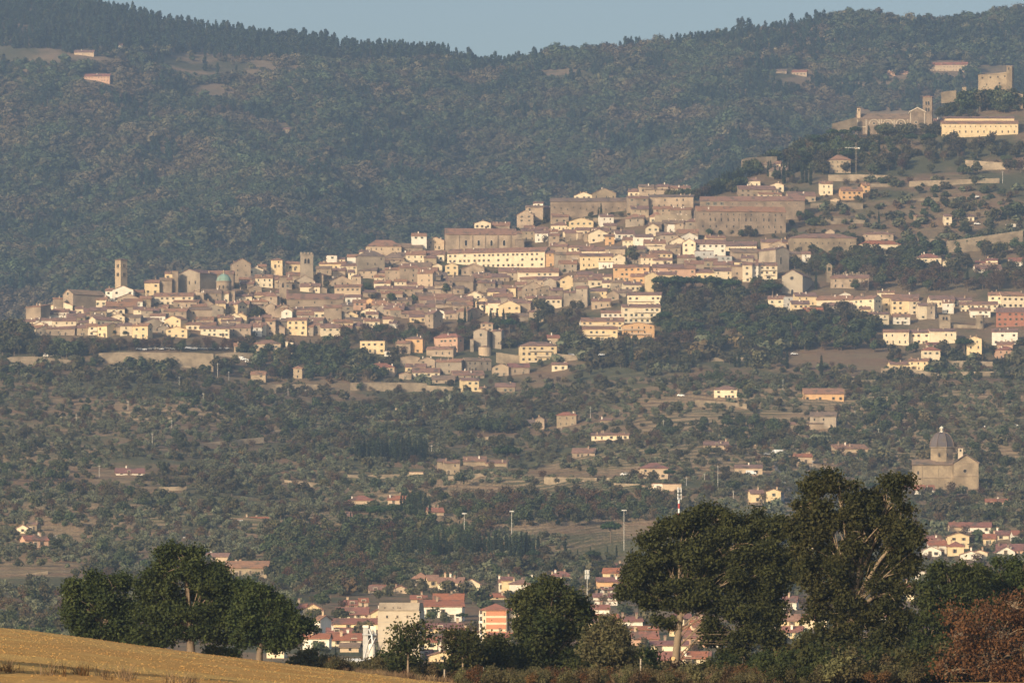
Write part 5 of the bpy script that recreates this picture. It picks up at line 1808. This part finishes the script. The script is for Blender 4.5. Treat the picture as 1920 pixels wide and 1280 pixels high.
# the largest of each kind stand as objects of their own, the rest of the mass is stuff
LIMIT = {B: 285, K: 220, O: 285, U: 80, C_: 285, W_: 200}
TREES = []
GROUPS = {O: 'olive trees on the terraced slope', W_: 'bushes on the terraced slope', B: 'broadleaf trees on the hill', K: 'brown autumn trees on the hill', C_: 'cypresses on the hill', U: 'umbrella pines on the hill'}
MASS = {O: 'olive_grove', W_: 'scrub', B: 'woodland', K: 'autumn_woodland', C_: 'cypress_wood', U: 'pine_wood'}
for kd, lst in PLANTS.items():
    if not lst: continue
    lst.sort(key=lambda t: -t[3]/t[2])
    for px, py, Y, h, words in lst[:LIMIT[kd]]:
        s = h/HNOM[kd]; i = random.randrange(len(KIND[kd])); wv = random.uniform(.85, 1.2)
        loc = ((px-960)*A*Y, Y, float(land(px, Y))-.1); rz = random.uniform(0, 6.28)
        small = h/(A*Y) < 26 and kd in (O, W_, C_, B, K)
        if small or kd in (O, W_):
            o = bpy.data.objects.new(kd, SINGLE[kd][i]); link(o)
        else:
            o = empty(kd, (0,0,0)); cm, tm = KIND[kd][i]
            put(cm, 'crown', o, (0,0,0))
            if tm: put(tm, 'trunk', o, (0,0,0))
        o.location = loc; o.rotation_euler = (0, 0, rz); o.scale = (s*wv, s*wv, s)
        o['group'] = GROUPS[kd]
        TREES.append((o, px, py-h/(A*Y)/2, kd))
    rest = lst[LIMIT[kd]:]
    if rest:
        P = np.array([((r[0]-960)*A*r[2], r[2], float(land(r[0], r[2]))-.1) for r in rest])
        s = np.array([r[3]/HNOM[kd] for r in rest]); wv = rv.uniform(.85, 1.2, len(rest))
        scatter(MASS[kd], SINGLE[kd], P, np.stack([0*s, 0*s, rv.uniform(0, 6.28, len(s))], 1), np.stack([s*wv, s*wv, s], 1), rv.integers(0, len(SINGLE[kd]), len(s)))

# forest over the mountain
def mountain_forest():
    stp = 7.6
    rows = []
    for Y in np.arange(4460, 6330, stp):
        xs = np.arange(-.112*Y, .112*Y, stp) + rv.uniform(-3, 3)
        rows.append(np.stack([xs + rv.uniform(-2.8, 2.8, len(xs)), np.full(len(xs), Y) + rv.uniform(-3, 3, len(xs))], 1))
    Q = np.concatenate(rows); px = Q[:,0]/(A*Q[:,1]) + 960
    z = land(px, Q[:,1]); py = HZN - z/(A*Q[:,1])
    keep = py < cr(px) + 14
    for cx, cy, rx, ry in ((45,106,85,14),(150,116,70,12),(350,118,60,14),(440,132,125,18),(395,172,45,14),(1480,146,46,18),(1100,150,70,8),(1050,140,60,8),(1620,160,60,5),(190,152,50,6),(260,125,70,6),(1330,62,20,5)):
        keep &= ~((((px-cx)/rx)**2 + ((py-cy)/ry)**2 < 1) & (rv.random(len(px)) < .9))
    for x0, x1, yt, yb in [r for r in RECTS if r[3] < 260]: keep &= ~((px > x0-2) & (px < x1+2) & (py > yt) & (py < yb+16))
    Q, px, py, z = Q[keep], px[keep], py[keep], z[keep]
    line = np.interp(px, [-60, 0, 120, 300, 420, 600, 700, 800, 868, 880], [90, 94, 92, 100, 112, 116, 118, 119, 118, 0])
    con = ((py < line) & (px < 870)) | ((vnoise(Q[:,0]/70, Q[:,1]/90, 51) > .45) & (rv.random(len(px)) < .6) & (px > 1000)) | ((vnoise(Q[:,0]/34, Q[:,1]/50, 52) > .5) & (rv.random(len(px)) < .75))
    h = np.where(con, rv.uniform(10, 15, len(px)), rv.uniform(5.5, 11, len(px)))
    h = h*(1+.35*vnoise(Q[:,0]/45, Q[:,1]/60, 77))*np.where(rv.random(len(px)) < .08, 1.45, 1.0)
    h = np.where((px < 870) & con, rv.uniform(8, 17.5, len(px))*(1+.18*vnoise(Q[:,0]/28, Q[:,1]/60, 78)), h)
    drop = con & (px < 870) & (rv.random(len(px)) < .12)
    out = []
    for nm, sel, kd in (('mountain_forest', ~con, 'forest_tree'), ('pine_forest', con & ~drop, 'conifer')):
        m = sel; s = h[m]/HNOM[kd]; wv = rv.uniform(.9, 1.45, m.sum()) if kd == 'forest_tree' else rv.uniform(.85, 1.2, m.sum())
        scatter(nm, SINGLE[kd], np.stack([Q[m,0], Q[m,1], z[m]-.4], 1), np.stack([0*s, 0*s, rv.uniform(0, 6.28, len(s))], 1), np.stack([s*wv, s*wv, s], 1), rv.integers(0, len(SINGLE[kd]), len(s)))
mountain_forest()
v = spot(1214, 132, True); o = empty('autumn_tree', v); 
put(KIND[K][0][0], 'crown', o, (0,0,0)); put(KIND[K][0][1], 'trunk', o, (0,0,0)); o.scale = (1.6, 1.6, 1.75)
tag(o, 'single large pale orange autumn tree high on the right-hand mountain', 'tree')
# ------------------------------------------------------------------ the near field and its trees
leafy('oak_leaf', ((.024,.034,.010), (.050,.060,.017), (.050,.043,.015)), None, transl=.22, hvar=.015, vvar=.12, fine=.55)
leafy('oak_leaf_warm', ((.026,.035,.011), (.055,.057,.018), (.058,.046,.016)), None, transl=.22, hvar=.015, vvar=.12, fine=.5)
leafy('rust_leaf', ((.085,.045,.02), (.13,.064,.026), (.055,.048,.02)), None, transl=.2, hvar=.01, vvar=.15, fine=.6)
leafy('dull_leaf', ((.07,.068,.03), (.11,.098,.045), (.085,.06,.03)), None, transl=.2, hvar=.015, vvar=.2, fine=.5)
leafy('bright_leaf', ((.07,.095,.02), (.12,.14,.03), (.09,.09,.02)), None, transl=.2, hvar=.015, vvar=.2, fine=.5)
leafy('straw', ((.15,.10,.055), (.22,.15,.085), (.12,.075,.042)), None, vvar=.3, hvar=.01)
m, n, b = new_mat('soil')
f = noise(n, .9, 6, 'World', .75); g = noise(n, .05, 4, 'World', .6); h = noise(n, 5.0, 4, 'World', .7)
col = mixc(n, ramp(n, f, .35, .7), (.41, .24, .085), (.34, .19, .062))
col = mixc(n, ramp(n, g, .4, .65), col, (.42, .275, .10))
col = hsv(n, col, v=rng_map(n, h, .75, 1.25))
n.links.new(col, b.inputs['Base Color']); b.inputs['Roughness'].default_value = 1; b.inputs['Specular IOR Level'].default_value = .02
bp = n.nodes.new('ShaderNodeBump'); bp.inputs['Strength'].default_value = 1; bp.inputs['Distance'].default_value = .25
n.links.new(f, bp.inputs['Height']); n.links.new(bp.outputs[0], b.inputs['Normal'])

FX = [-4000, -400,   0, 120, 240, 360, 480, 600, 720, 850,1000,1200,1400,1600,1800,1920,2300,6000]
FP = [ 1120, 1140,1176,1190,1207,1223,1237,1251,1266,1281,1285,1284,1282,1280,1278,1276,1270,1262]
Y_EDGE = 470.0
def field(px, Y):
    px = np.asarray(px, float); Y = np.asarray(Y, float)
    zc = z_of(np.mean([np.interp(px+d, FX, FP) for d in (-60, -20, 20, 60)], 0), Y_EDGE)
    s = np.clip((Y-150)/(Y_EDGE-150), 0, 1)
    z = np.where(Y < 150, np.interp(Y, [0, 150], [-1.75, -1.2]), -1.2 + (zc+1.2)*(1.18*s-.18*s**3))
    z = np.where(Y > Y_EDGE, zc - (zc+3.6)*np.clip((Y-Y_EDGE)/120, 0, 1)**1.3, z)
    X = (px-960)*A*Y
    w_ = np.clip((Y-60)/60, 0, 1)*np.clip((Y_EDGE+40-Y)/30, 0, 1)
    return z + w_*(.10*vnoise(X/6, Y/9, 61) + .035*vnoise(X/1.1, Y/1.6, 62) + .025*vnoise(X/.45, Y/.8, 63))
g = fan('field', np.concatenate([np.arange(-4000, -60, 120), np.arange(-60, 1000, 3.0), np.arange(1000, 1980, 14), np.arange(1980, 6000, 120)]),
        np.concatenate([np.arange(2, 200, 6), np.arange(200, 480, 1.0), np.arange(480, 630, 8)]), MATS['soil'], zfun=field)
tag(g, kind='structure')
# clods of ploughed earth
def clod(seed):
    q = random.Random(seed); m = MB(); n = 7
    m.lathe([(.10, -.05), (.15*q.uniform(.8, 1.2), .04), (.09, .12), (.02, .14)], 0, 0, n)
    m.v = [(x*q.uniform(.75, 1.3), y*q.uniform(.75, 1.3), z*q.uniform(.7, 1.3)) for x, y, z in m.v]
    return m.mesh('clod', MATS['soil'])
nc = 9000
cp = rv.uniform(-60, 960, nc); cy_ = np.sqrt(rv.uniform(215**2, 474**2, nc))
s = rv.uniform(.2, .85, nc)**1.8*.6
scatter('clods', [clod(i) for i in range(5)], np.stack([(cp-960)*A*cy_, cy_, field(cp, cy_)], 1), rv.uniform(0, 6.28, (nc, 3))*np.array([.1, .1, 1]), np.stack([s, s, s*.8], 1), rv.integers(0, 5, nc))

def blade_tuft(name, seed, n, h, mat, spread=.35, lean=.35):
    rng = np.random.default_rng(seed); V, F = [], []
    for i in range(n):
        x, y = rng.normal(0, spread, 2); a = rng.uniform(0, 6.28); l = h*rng.uniform(.5, 1.1); d = rng.normal(0, lean, 2)*l
        wd = .022*rng.uniform(.7, 1.4); u = np.array([math.cos(a), math.sin(a), 0])*wd
        p0 = np.array([x, y, -.05]); p1 = p0+np.array([d[0]*.4, d[1]*.4, l*.6]); p2 = p0+np.array([d[0], d[1], l])
        k = len(V); V += [p0-u, p0+u, p1+u*.8, p1-u*.8, p2+u*.3, p2-u*.3]; F += [(k, k+1, k+2, k+3), (k+3, k+2, k+4, k+5)]
    return raw_mesh(name, np.array(V), np.array(F), MATS[mat])
TUFT = [blade_tuft('tuft', i, 70, 1.5, 'straw') for i in range(3)]
def strew(name, meshes, px0, px1, y0, y1, n, s0, s1, dens=None):
    p = rv.uniform(px0, px1, n); Y = rv.uniform(y0, y1, n)
    if dens is not None:
        k = vnoise(p/dens, Y/14, 71) > rv.uniform(-.6, .5, n); p, Y = p[k], Y[k]
    s = rv.uniform(s0, s1, len(p))
    return scatter(name, meshes, np.stack([(p-960)*A*Y, Y, field(p, Y)-.05], 1), np.stack([0*s, 0*s, rv.uniform(0, 6.28, len(p))], 1), np.stack([s, s, s*rv.uniform(.8, 1.25, len(p))], 1), rv.integers(0, len(meshes), len(p)))
strew('dry_grass', TUFT, 1150, 1470, 430, 472, 420, .35, .8, 60)
strew('dry_tussocks', TUFT, 880, 1960, 440, 476, 500, .25, .6, 50)
strew('dry_weeds', [blade_tuft('weed', 40+i, 26, .9, 'rust_leaf' if i else 'straw', .25, .5) for i in range(2)], -40, 360, 226, 240, 70, .2, .75, 40)
strew('stubble_edge', [blade_tuft('edge_weed', 50, 40, .7, 'straw', .3, .4)], 640, 1100, 462, 478, 260, .4, 1.0)
def shrub(seed, mat, n=900, R=1.5, H=2.6, size=.12):
    rng = np.random.default_rng(seed); C, N, S = lobes_crown(rlobes(seed, 5, R, H, .0), n, size, rng, .5)
    C[:,2] = np.maximum(C[:,2], 0); V, F = leaf_quads(C, N, S, rng, .8)
    return raw_mesh('shrub', V, F, MATS[mat])
SH = [shrub(81, 'oak_leaf_warm'), shrub(82, 'dull_leaf'), shrub(83, 'dull_leaf', 600), shrub(84, 'rust_leaf', 500), shrub(85, 'oak_leaf')]
strew('undergrowth', SH, 690, 1960, 478, 530, 520, .5, 1.1)
strew('brambles', SH[1:4], 620, 1450, 470, 484, 240, .25, .6)
strew('low_scrub', [SH[1], SH[2], SH[3], SH[1]], 860, 1960, 424, 466, 620, .22, .6)
strew('thicket', [SH[0], SH[4], SH[1], SH[0]], 1440, 1960, 425, 452, 230, .55, 1.15)

LEAFX = 1.3
def near_tree(name, label, px, py, Y, lobes, nleaf, leaf='oak_leaf', bark='bark', r0=.3, fork=.3, size=.14, limbs=True, twigs=60, seed=1, per=26, crad=.34, cut=None, group=None, shell=.45):
    """lobes: photo ellipses (cx, cy, rx, ry); real size and depth follow from the distance"""
    rng = np.random.default_rng(seed); q = random.Random(seed)
    k = A*Y; base = Vector(((px-960)*k, Y, z_of(py, Y)))
    o = empty(name, base); tag(o, label, 'tree' if 'tree' in name or 'oak' in name or 'sapling' in name else 'bush', group)
    Ls = []
    for i, (cx, cy, rx, ry) in enumerate(lobes):
        rd = (rx+ry)/2*k*.9
        Ls.append(((cx-px)*k, q.uniform(-.5, .5)*rd, (py-cy)*k, rx*k, rd, ry*k))
    # wood
    top = max(l[2]+l[5]*.5 for l in Ls); fz = fork*top
    m = MB()
    cxm = sum(l[0]*l[3] for l in Ls)/sum(l[3] for l in Ls)
    fk = Vector((cxm*.15, 0, fz))
    m.tube([(0,0,-.8), (0,0,.1), (fk.x*.4, .02, fz*.5), tuple(fk)], [r0*1.5, r0*1.15, r0, r0*.82], 10)
    for i, l in enumerate(Ls):
        c = Vector(l[:3]); e = c + Vector((q.uniform(-.3, .3)*l[3], 0, .6*l[5]))
        mid = fk.lerp(c, .5) + Vector((q.uniform(-.25, .25), q.uniform(-.3, .3), .12*(c-fk).length))
        fk0, fk = fk, (fk if l[2] > fz*1.15 else Vector((fk.x*.3, 0, max(.3, l[2]*.75))))
        rr = r0*(.62 if fk is fk0 else .22)*min(1.0, .45+l[3]/(3.2))
        m.tube([tuple(fk-Vector((0,0,.2))), tuple(fk.lerp(mid, .5)+Vector((q.uniform(-.15,.15),0,0))), tuple(mid), tuple(c), tuple(e)], [rr, rr*.8, rr*.62, rr*.38, rr*.08], 7)
        for j in range(5):
            t = q.uniform(.3, 1.0); s0 = fk.lerp(mid, t) if q.random() < .4 else mid.lerp(c, t)
            d = Vector((q.gauss(0, 1), q.gauss(0, 1), q.gauss(.3, .8))).normalized()
            e2 = c + Vector((d.x*l[3], d.y*l[4], d.z*l[5]))*.85
            m2 = s0.lerp(e2, .5) + Vector((q.uniform(-.3, .3), q.uniform(-.3, .3), q.uniform(0, .4)))
            m.tube([tuple(s0), tuple(m2), tuple(e2)], [rr*.4, rr*.24, rr*.05], 5)
        fk = fk0
    # leaf clumps
    L = np.array(Ls); wg = L[:,3]*L[:,5]; wg = wg/wg.sum()
    ncl = max(4, int(nleaf*LEAFX/per))
    kk = rng.choice(len(L), ncl, p=wg)
    d = rng.normal(size=(ncl, 3)); d /= np.linalg.norm(d, axis=1, keepdims=True)
    rad = shell + (1-shell)*rng.random((ncl, 1))**.7
    nsub = 11
    sd = rng.normal(size=(len(L), nsub, 3)); sd /= np.linalg.norm(sd, axis=2, keepdims=True)
    sc_ = L[:,None,:3] + sd*L[:,None,3:]*rng.uniform(.4, 1.12, (len(L), nsub, 1))
    sr = L[:,None,3:]*rng.uniform(.16, .42, (len(L), nsub, 1))
    js = rng.integers(0, nsub, ncl)
    CC = sc_[kk, js] + d*rad*sr[kk, js]*(1+.2*rng.normal(size=(ncl, 1)))
    keep = CC[:,2] > .25
    CC = CC[keep]; d = d[keep]
    for c in CC[rng.choice(len(CC), min(len(CC), twigs), replace=False)]:
        i = int(np.argmin(np.linalg.norm(L[:,:3]-c, axis=1))); s0 = Vector(L[i,:3]); e = Vector(c)
        m.tube([tuple(s0), tuple(s0.lerp(e, .55)+Vector((q.uniform(-.2,.2), q.uniform(-.2,.2), .15))), tuple(e)], [.055, .035, .015], 4)
    m.build('trunk', MATS[bark], o, True)
    C = np.repeat(CC, per, 0) + rng.normal(size=(len(CC)*per, 3))*crad*np.array([1, 1, .75])*rng.uniform(.6, 1.3, (len(CC)*per, 1))
    N = np.repeat(d[:len(CC)], per, 0)*.5 + rng.normal(size=C.shape)*.8 + np.array([0, 0, .35])
    V, F = leaf_quads(C, N, size*rng.uniform(.55, 1.35, len(C)), rng, .75)
    link(bpy.data.objects.new('crown', raw_mesh('crown', V, F, MATS[leaf])), o)
    if cut:
        cm = MB(); cm.lathe([(r0*.55, -.05), (r0*.55, .02)], 0, 0, 12); cc = cm.build('pruning_scar', MATS['cut_wood'], o); cc.location = (cut[0]*k, -r0*1.02, cut[1]*k); cc.rotation_euler = (math.pi/2-.25, 0, 0)
    return o
near_tree('oak_tree', 'round dark oak at the far left of the field edge', 193, 1212, 494, [(165,1115,42,42),(215,1105,44,34),(150,1155,36,34),(200,1150,50,38),(238,1140,28,34),(170,1185,48,26),(225,1182,38,28),(140,1132,20,24),(185,1086,30,16)], 26000, seed=101)
near_tree('oak_tree', 'largest of the three left oaks, tall domed crown and forked trunk', 358, 1226, 488, [(345,1062,48,34),(310,1085,40,36),(395,1085,42,36),(350,1105,62,42),(290,1130,38,40),(415,1125,34,40),(350,1150,66,34),(300,1170,34,26),(405,1165,34,28),(275,1105,22,24),(430,1150,20,26),(345,1042,30,16),(300,1196,36,15),(412,1196,34,14),(262,1190,24,18),(345,1188,40,12)], 40000, seed=102, r0=.36, fork=.2)
near_tree('oak_tree', 'ragged oak right of the largest left oak, crown drooping to the right', 486, 1238, 484, [(465,1110,32,26),(500,1120,34,26),(455,1145,24,32),(520,1145,32,26),(495,1160,40,28),(548,1165,28,22),(575,1172,14,16),(545,1195,22,16),(470,1178,28,22),(510,1190,26,16),(455,1200,22,14),(525,1208,24,12)], 20000, seed=103, r0=.28, fork=.22)
near_tree('sapling', 'thin young tree with sparse golden leaves before the concrete silo', 765, 1262, 470, [(752,1185,20,14),(778,1180,20,14),(765,1198,30,16),(740,1210,14,10),(795,1200,12,14),(768,1225,24,8)], 1500, 'oak_leaf_warm', 'pale_bark', r0=.09, fork=.5, seed=104, size=.14, per=14, crad=.5, shell=.2)
near_tree('bush', 'leafy dark bush at the foot of the golden sapling', 765, 1268, 474, [(765,1245,30,16),(745,1254,20,10),(785,1254,20,12)], 1800, 'oak_leaf_warm', seed=105, r0=.08, fork=.2)
near_tree('sapling', 'pale twin-stemmed young tree with a loose olive crown', 868, 1272, 470, [(865,1205,24,20),(850,1190,14,14),(885,1200,14,22),(868,1225,22,14)], 2300, 'oak_leaf_warm', 'pale_bark', r0=.09, fork=.45, seed=106, per=16, crad=.45)
near_tree('bush', 'bushy dark green shrub tree between the sapling and the big round tree', 928, 1278, 476, [(930,1220,28,24),(910,1245,26,24),(948,1245,22,24),(925,1265,36,16)], 9500, 'oak_leaf_warm', seed=107, r0=.12, fork=.2)
near_tree('round_tree', 'big round-topped green tree right of the brick-banded block', 1035, 1282, 480, [(1035,1110,48,28),(1000,1135,34,34),(1075,1135,34,34),(1035,1160,62,40),(1000,1195,42,36),(1070,1195,40,36),(1030,1230,58,36),(990,1250,34,28),(1085,1245,34,32),(1040,1262,60,20)], 36000, 'oak_leaf_warm', seed=108, r0=.28, fork=.2)
near_tree('bush', 'greyish olive shrub leaning against the big round tree', 1142, 1280, 474, [(1140,1180,26,28),(1160,1200,24,30),(1125,1215,28,32),(1150,1245,34,30),(1178,1235,18,24)], 9000, 'dull_leaf', 'pale_bark', seed=109, r0=.1, fork=.25, per=18)
near_tree('bush', 'dark blue-green bush beside the pruned oak trunk', 1215, 1280, 500, [(1215,1245,34,24),(1190,1255,24,18),(1240,1258,24,16)], 6500, 'oak_leaf', seed=110, r0=.1)
near_tree('oak_tree', 'wide spreading oak with a pale pruned trunk and low branches', 1264, 1284, 488, [(1340,975,62,28),(1280,990,50,30),(1400,990,54,32),(1230,1030,46,34),(1310,1035,70,44),(1400,1045,62,46),(1450,1030,34,50),(1200,1075,36,30),(1270,1090,62,34),(1350,1100,64,40),(1430,1105,44,40),(1225,1120,40,24),(1300,1130,40,18),(1385,1150,54,28),(1420,1185,44,24),(1370,1190,40,18),(1395,1225,44,20),(1450,1210,24,18),(1245,1165,24,12),(1185,1112,24,16),(1470,1075,26,30),(1460,990,26,26),(1330,1185,26,18),(1440,1150,36,26),(1255,1060,40,34),(1320,1075,46,34),(1380,1020,46,34)], 92000, 'oak_leaf', 'pale_bark', seed=111, r0=.34, fork=.42, twigs=160, cut=(-2, 50))
near_tree('oak_tree', 'tallest oak with bronze leaves and bare pale limbs on its right', 1592, 1262, 452, [(1570,910,46,28),(1530,940,36,34),(1605,968,46,34),(1680,912,30,30),(1665,950,48,40),(1540,985,52,44),(1620,1000,60,46),(1690,1000,36,50),(1510,1030,38,40),(1570,1050,54,40),(1650,1060,50,40),(1700,1050,28,40),(1530,1090,44,32),(1600,1110,44,30),(1670,1110,42,32),(1540,1140,40,26),(1640,1160,50,24),(1690,1150,26,24),(1570,1185,40,24),(1640,1205,44,24),(1495,985,22,26),(1530,1215,44,24),(1600,1225,50,22),(1670,1190,40,26),(1590,1150,40,26)], 66000, 'oak_leaf_warm', 'pale_bark', seed=112, r0=.42, fork=.3, twigs=160, shell=.3)
near_tree('bush', 'low spreading green bush under the tallest oak', 1560, 1286, 440, [(1500,1240,44,24),(1560,1235,50,26),(1620,1240,44,26),(1680,1245,40,24),(1470,1258,34,18),(1590,1262,70,16)], 17000, 'oak_leaf_warm', seed=113, r0=.12)
near_tree('round_tree', 'dark green tree with layered crown at the right edge, left one', 1790, 1262, 500, [(1775,1075,36,26),(1820,1085,40,30),(1760,1110,40,32),(1810,1125,56,36),(1750,1150,38,34),(1800,1170,54,36),(1740,1195,36,30),(1790,1215,56,30),(1850,1150,34,40)], 32000, 'oak_leaf', seed=114, r0=.3, fork=.25)
near_tree('round_tree', 'dark green tree cut by the right edge of the view', 1895, 1262, 506, [(1880,1075,36,26),(1920,1085,40,34),(1900,1120,50,40),(1870,1110,30,30),(1930,1140,40,44),(1900,1170,50,36),(1950,1100,40,40)], 22000, 'oak_leaf', seed=115, r0=.3, fork=.25)
near_tree('autumn_tree', 'rust-brown autumn tree with thin leaves at the lower right corner', 1858, 1286, 424, [(1790,1150,20,22),(1850,1150,40,30),(1905,1140,40,34),(1820,1185,44,32),(1890,1190,54,40),(1800,1225,44,30),(1860,1235,60,32),(1925,1225,44,36),(1780,1260,30,20),(1880,1265,60,20)], 7600, 'rust_leaf', 'pale_bark', seed=116, r0=.14, fork=.22, twigs=320, per=12, crad=.5, shell=.1, size=.12)
near_tree('bush', 'small rounded yellow-green bush under the left oaks, nearer the trunk', 398, 1231, 492, [(396,1220,12,8),(404,1223,9,6)], 1100, 'bright_leaf', seed=117, r0=.04, size=.12)
near_tree('bush', 'small yellow-green bush under the left oaks, further right', 432, 1234, 492, [(430,1225,11,8),(440,1227,8,6)], 900, 'bright_leaf', seed=118, r0=.04, size=.12)
near_tree('bush', 'grey-green shrub by the end of the ploughed field', 590, 1258, 500, [(585,1238,26,16),(612,1244,20,12),(560,1240,18,12)], 4200, 'dull_leaf', seed=119, r0=.08)
near_tree('bush', 'brownish leafless thicket left of the golden sapling', 700, 1268, 484, [(690,1255,34,14),(725,1250,26,16),(660,1258,20,10)], 3600, 'dull_leaf', 'bark', seed=120, r0=.06, per=12, twigs=120, size=.1)
near_tree('oak_tree', 'oak beyond the left edge whose shadow crosses the field', -450, 1312, 238, [(-500,1000,130,80),(-400,1010,130,80),(-450,930,150,90),(-450,1080,170,70)], 20000, seed=121, r0=.25, size=.2)
near_tree('oak_tree', 'smaller oak beyond the left edge shading the field corner', -330, 1312, 224, [(-360,1090,110,70),(-290,1100,110,70),(-330,1030,110,70)], 14000, seed=122, r0=.2, size=.2)
for i, (px, pt, pb, Y, ln, lb) in enumerate(((905,1250,1290,455,.1,'leaning wooden fence post before the dark shrub tree'),(1201,1234,1290,458,0,'upright wooden fence post beside the pruned oak'),(833,1254,1280,470,0,'short weathered fence post at the field end'),(1914,1256,1290,452,-.05,'pale fence post in the lower right corner'))):
    k = A*Y; m = MB(); m.tube([(0,0,-.8), (.02,0,(pb-pt)*k*.5), (.02+ln*.3,0,(pb-pt)*k)], [.085, .075, .07], 8)
    o = m.build('fence_post', MATS['pole_wood']); o.location = ((px-960)*k, Y, z_of(pb, Y)); tag(o, lb, 'fence post', 'fence posts along the field')
import re
# ------------------------------------------------------------------ labels: what a thing looks like and what it stands by
for wds, x, y in (('the orange hill farmhouse', 1545, 743), ('the red brick house', 1900, 595), ('the tall left-edge oak wood', 20, 630)):
    pass
mark('the orange hill farmhouse', 1545, 743); mark('the red brick house', 1900, 595); mark('the road sign', 1366, 862); mark('the leftmost floodlight mast', 870, 990); mark('the rightmost floodlight mast', 1170, 995)
mark('the umbrella pine above the long wall', 951, 850); mark('the marquee', 96, 665); mark('the tower crane', 1605, 300); mark('the far long villa', 1776, 125); mark('the left oaks', 340, 1120); mark('the phone mast', 1101, 1090); mark('the tallest oak', 1600, 1050)
def where(x, y):
    best = sorted(MARKS, key=lambda m: math.hypot(m[1]-x, 1.3*(m[2]-y)))[:1]
    m = best[0]; dx, dy = x-m[1], y-m[2]
    d = ('right of' if dx > 0 else 'left of') if abs(dx) > 1.2*abs(dy) else ('below' if dy > 0 else 'above')
    return d, m[0], math.hypot(dx, dy)
ORD = ['nearest', 'second nearest', 'third nearest', 'fourth nearest', 'fifth nearest', 'sixth nearest', 'seventh nearest', 'eighth nearest', 'ninth nearest', 'tenth nearest', 'eleventh nearest', 'twelfth nearest',
       'thirteenth nearest', 'fourteenth nearest', 'fifteenth nearest', 'sixteenth nearest', 'seventeenth nearest', 'eighteenth nearest', 'nineteenth nearest', 'twentieth nearest'] + ['one farther on']*300
def name_all(rows):
    """rows: (object, x, y, noun phrase, extra words); the place and rank single each one out"""
    by = {}
    for r in rows:
        d, mk, dist = where(r[1], r[2]); by.setdefault((r[3], d, mk), []).append((dist, r))
    for (noun, d, mk), lst in by.items():
        lst.sort(key=lambda t: t[0])
        for i, (_, r) in enumerate(lst):
            r[0]['label'] = ('%s%s, %s %s %s' % (noun, ' with ' + r[4] if r[4] else '', ORD[i], d, mk))
rows = []
for o, x, y, col, wn, sn, kn, nm in HOUSES:
    noun = ('%s %s' % (col, nm.replace('plastered house', 'house').replace('stone house', 'house').replace('suburban house', 'town house')))
    rows.append((o, x, y, noun, '%s' % kn))
name_all(rows)
for o, x, y, col, wn, sn, kn, nm in HOUSES:
    lab = o['label']; pre = ' '.join(w for w in (wn, sn) if w)
    if len((pre + ' ' + lab).split()) <= 16: lab = pre + ' ' + lab
    if len(lab.split()) > 16: lab = re.sub(r' with [a-z -]+,', ',', lab)
    o['label'] = lab.strip(); o['group'] = 'houses of the hill town' if y < 740 else 'houses on the slope and plain'
    o['category'] = {'plastered house': 'house', 'stone house': 'house', 'suburban house': 'house'}.get(nm, nm)
for r in list(bpy.data.objects):
    for k_ in ('_w', '_d', '_he', '_k', '_hr'):
        if k_ in r: del r[k_]
name_all([(o, x, y, '%s %s stone retaining wall' % (ln, hi) if 'fort' not in o.name else 'ruined fortress wall', '') if m != 'white' else (o, x, y, 'long low white garden wall', '') for o, x, y, m, ln, hi in WALLS])
for o, *_ in WALLS: o['category'] = 'wall'; o['group'] = 'walls on the hillside'; o['kind'] = 'thing'
name_all([(o, x, y, 'thin pale utility pole', '') for o, x, y in POLES])
for o, *_ in POLES: o['category'] = 'pole'; o['group'] = 'utility poles on the slopes'
name_all([(o, x, y, ('white parked van' if k_ == 2 else 'white parked car' if k_ == 0 else 'coloured parked car'), '') for o, x, y, k_ in CARS])
for o, x, y, k_ in CARS: o['category'] = 'van' if k_ == 2 else 'car'; o['group'] = 'cars parked on the hill'
TW = dict(broadleaf_tree='rounded green tree', bare_tree='thin brown autumn tree', cypress_tree='slim dark cypress', umbrella_pine='flat-topped green umbrella pine')
name_all([(o, x, y, TW[k_], '') for o, x, y, k_ in TREES if k_ in TW])
CW = dict(broadleaf_tree='tree', bare_tree='tree', cypress_tree='cypress', umbrella_pine='pine', olive_tree='olive tree', bush='bush')
for o, x, y, k_ in TREES:
    o['category'] = CW[k_]
    if k_ == 'olive_tree': o['label'] = 'small grey-green olive tree on the terraced slope below the town'
    if k_ == 'bush': o['label'] = 'low rounded bush on the dry grass of the slope'
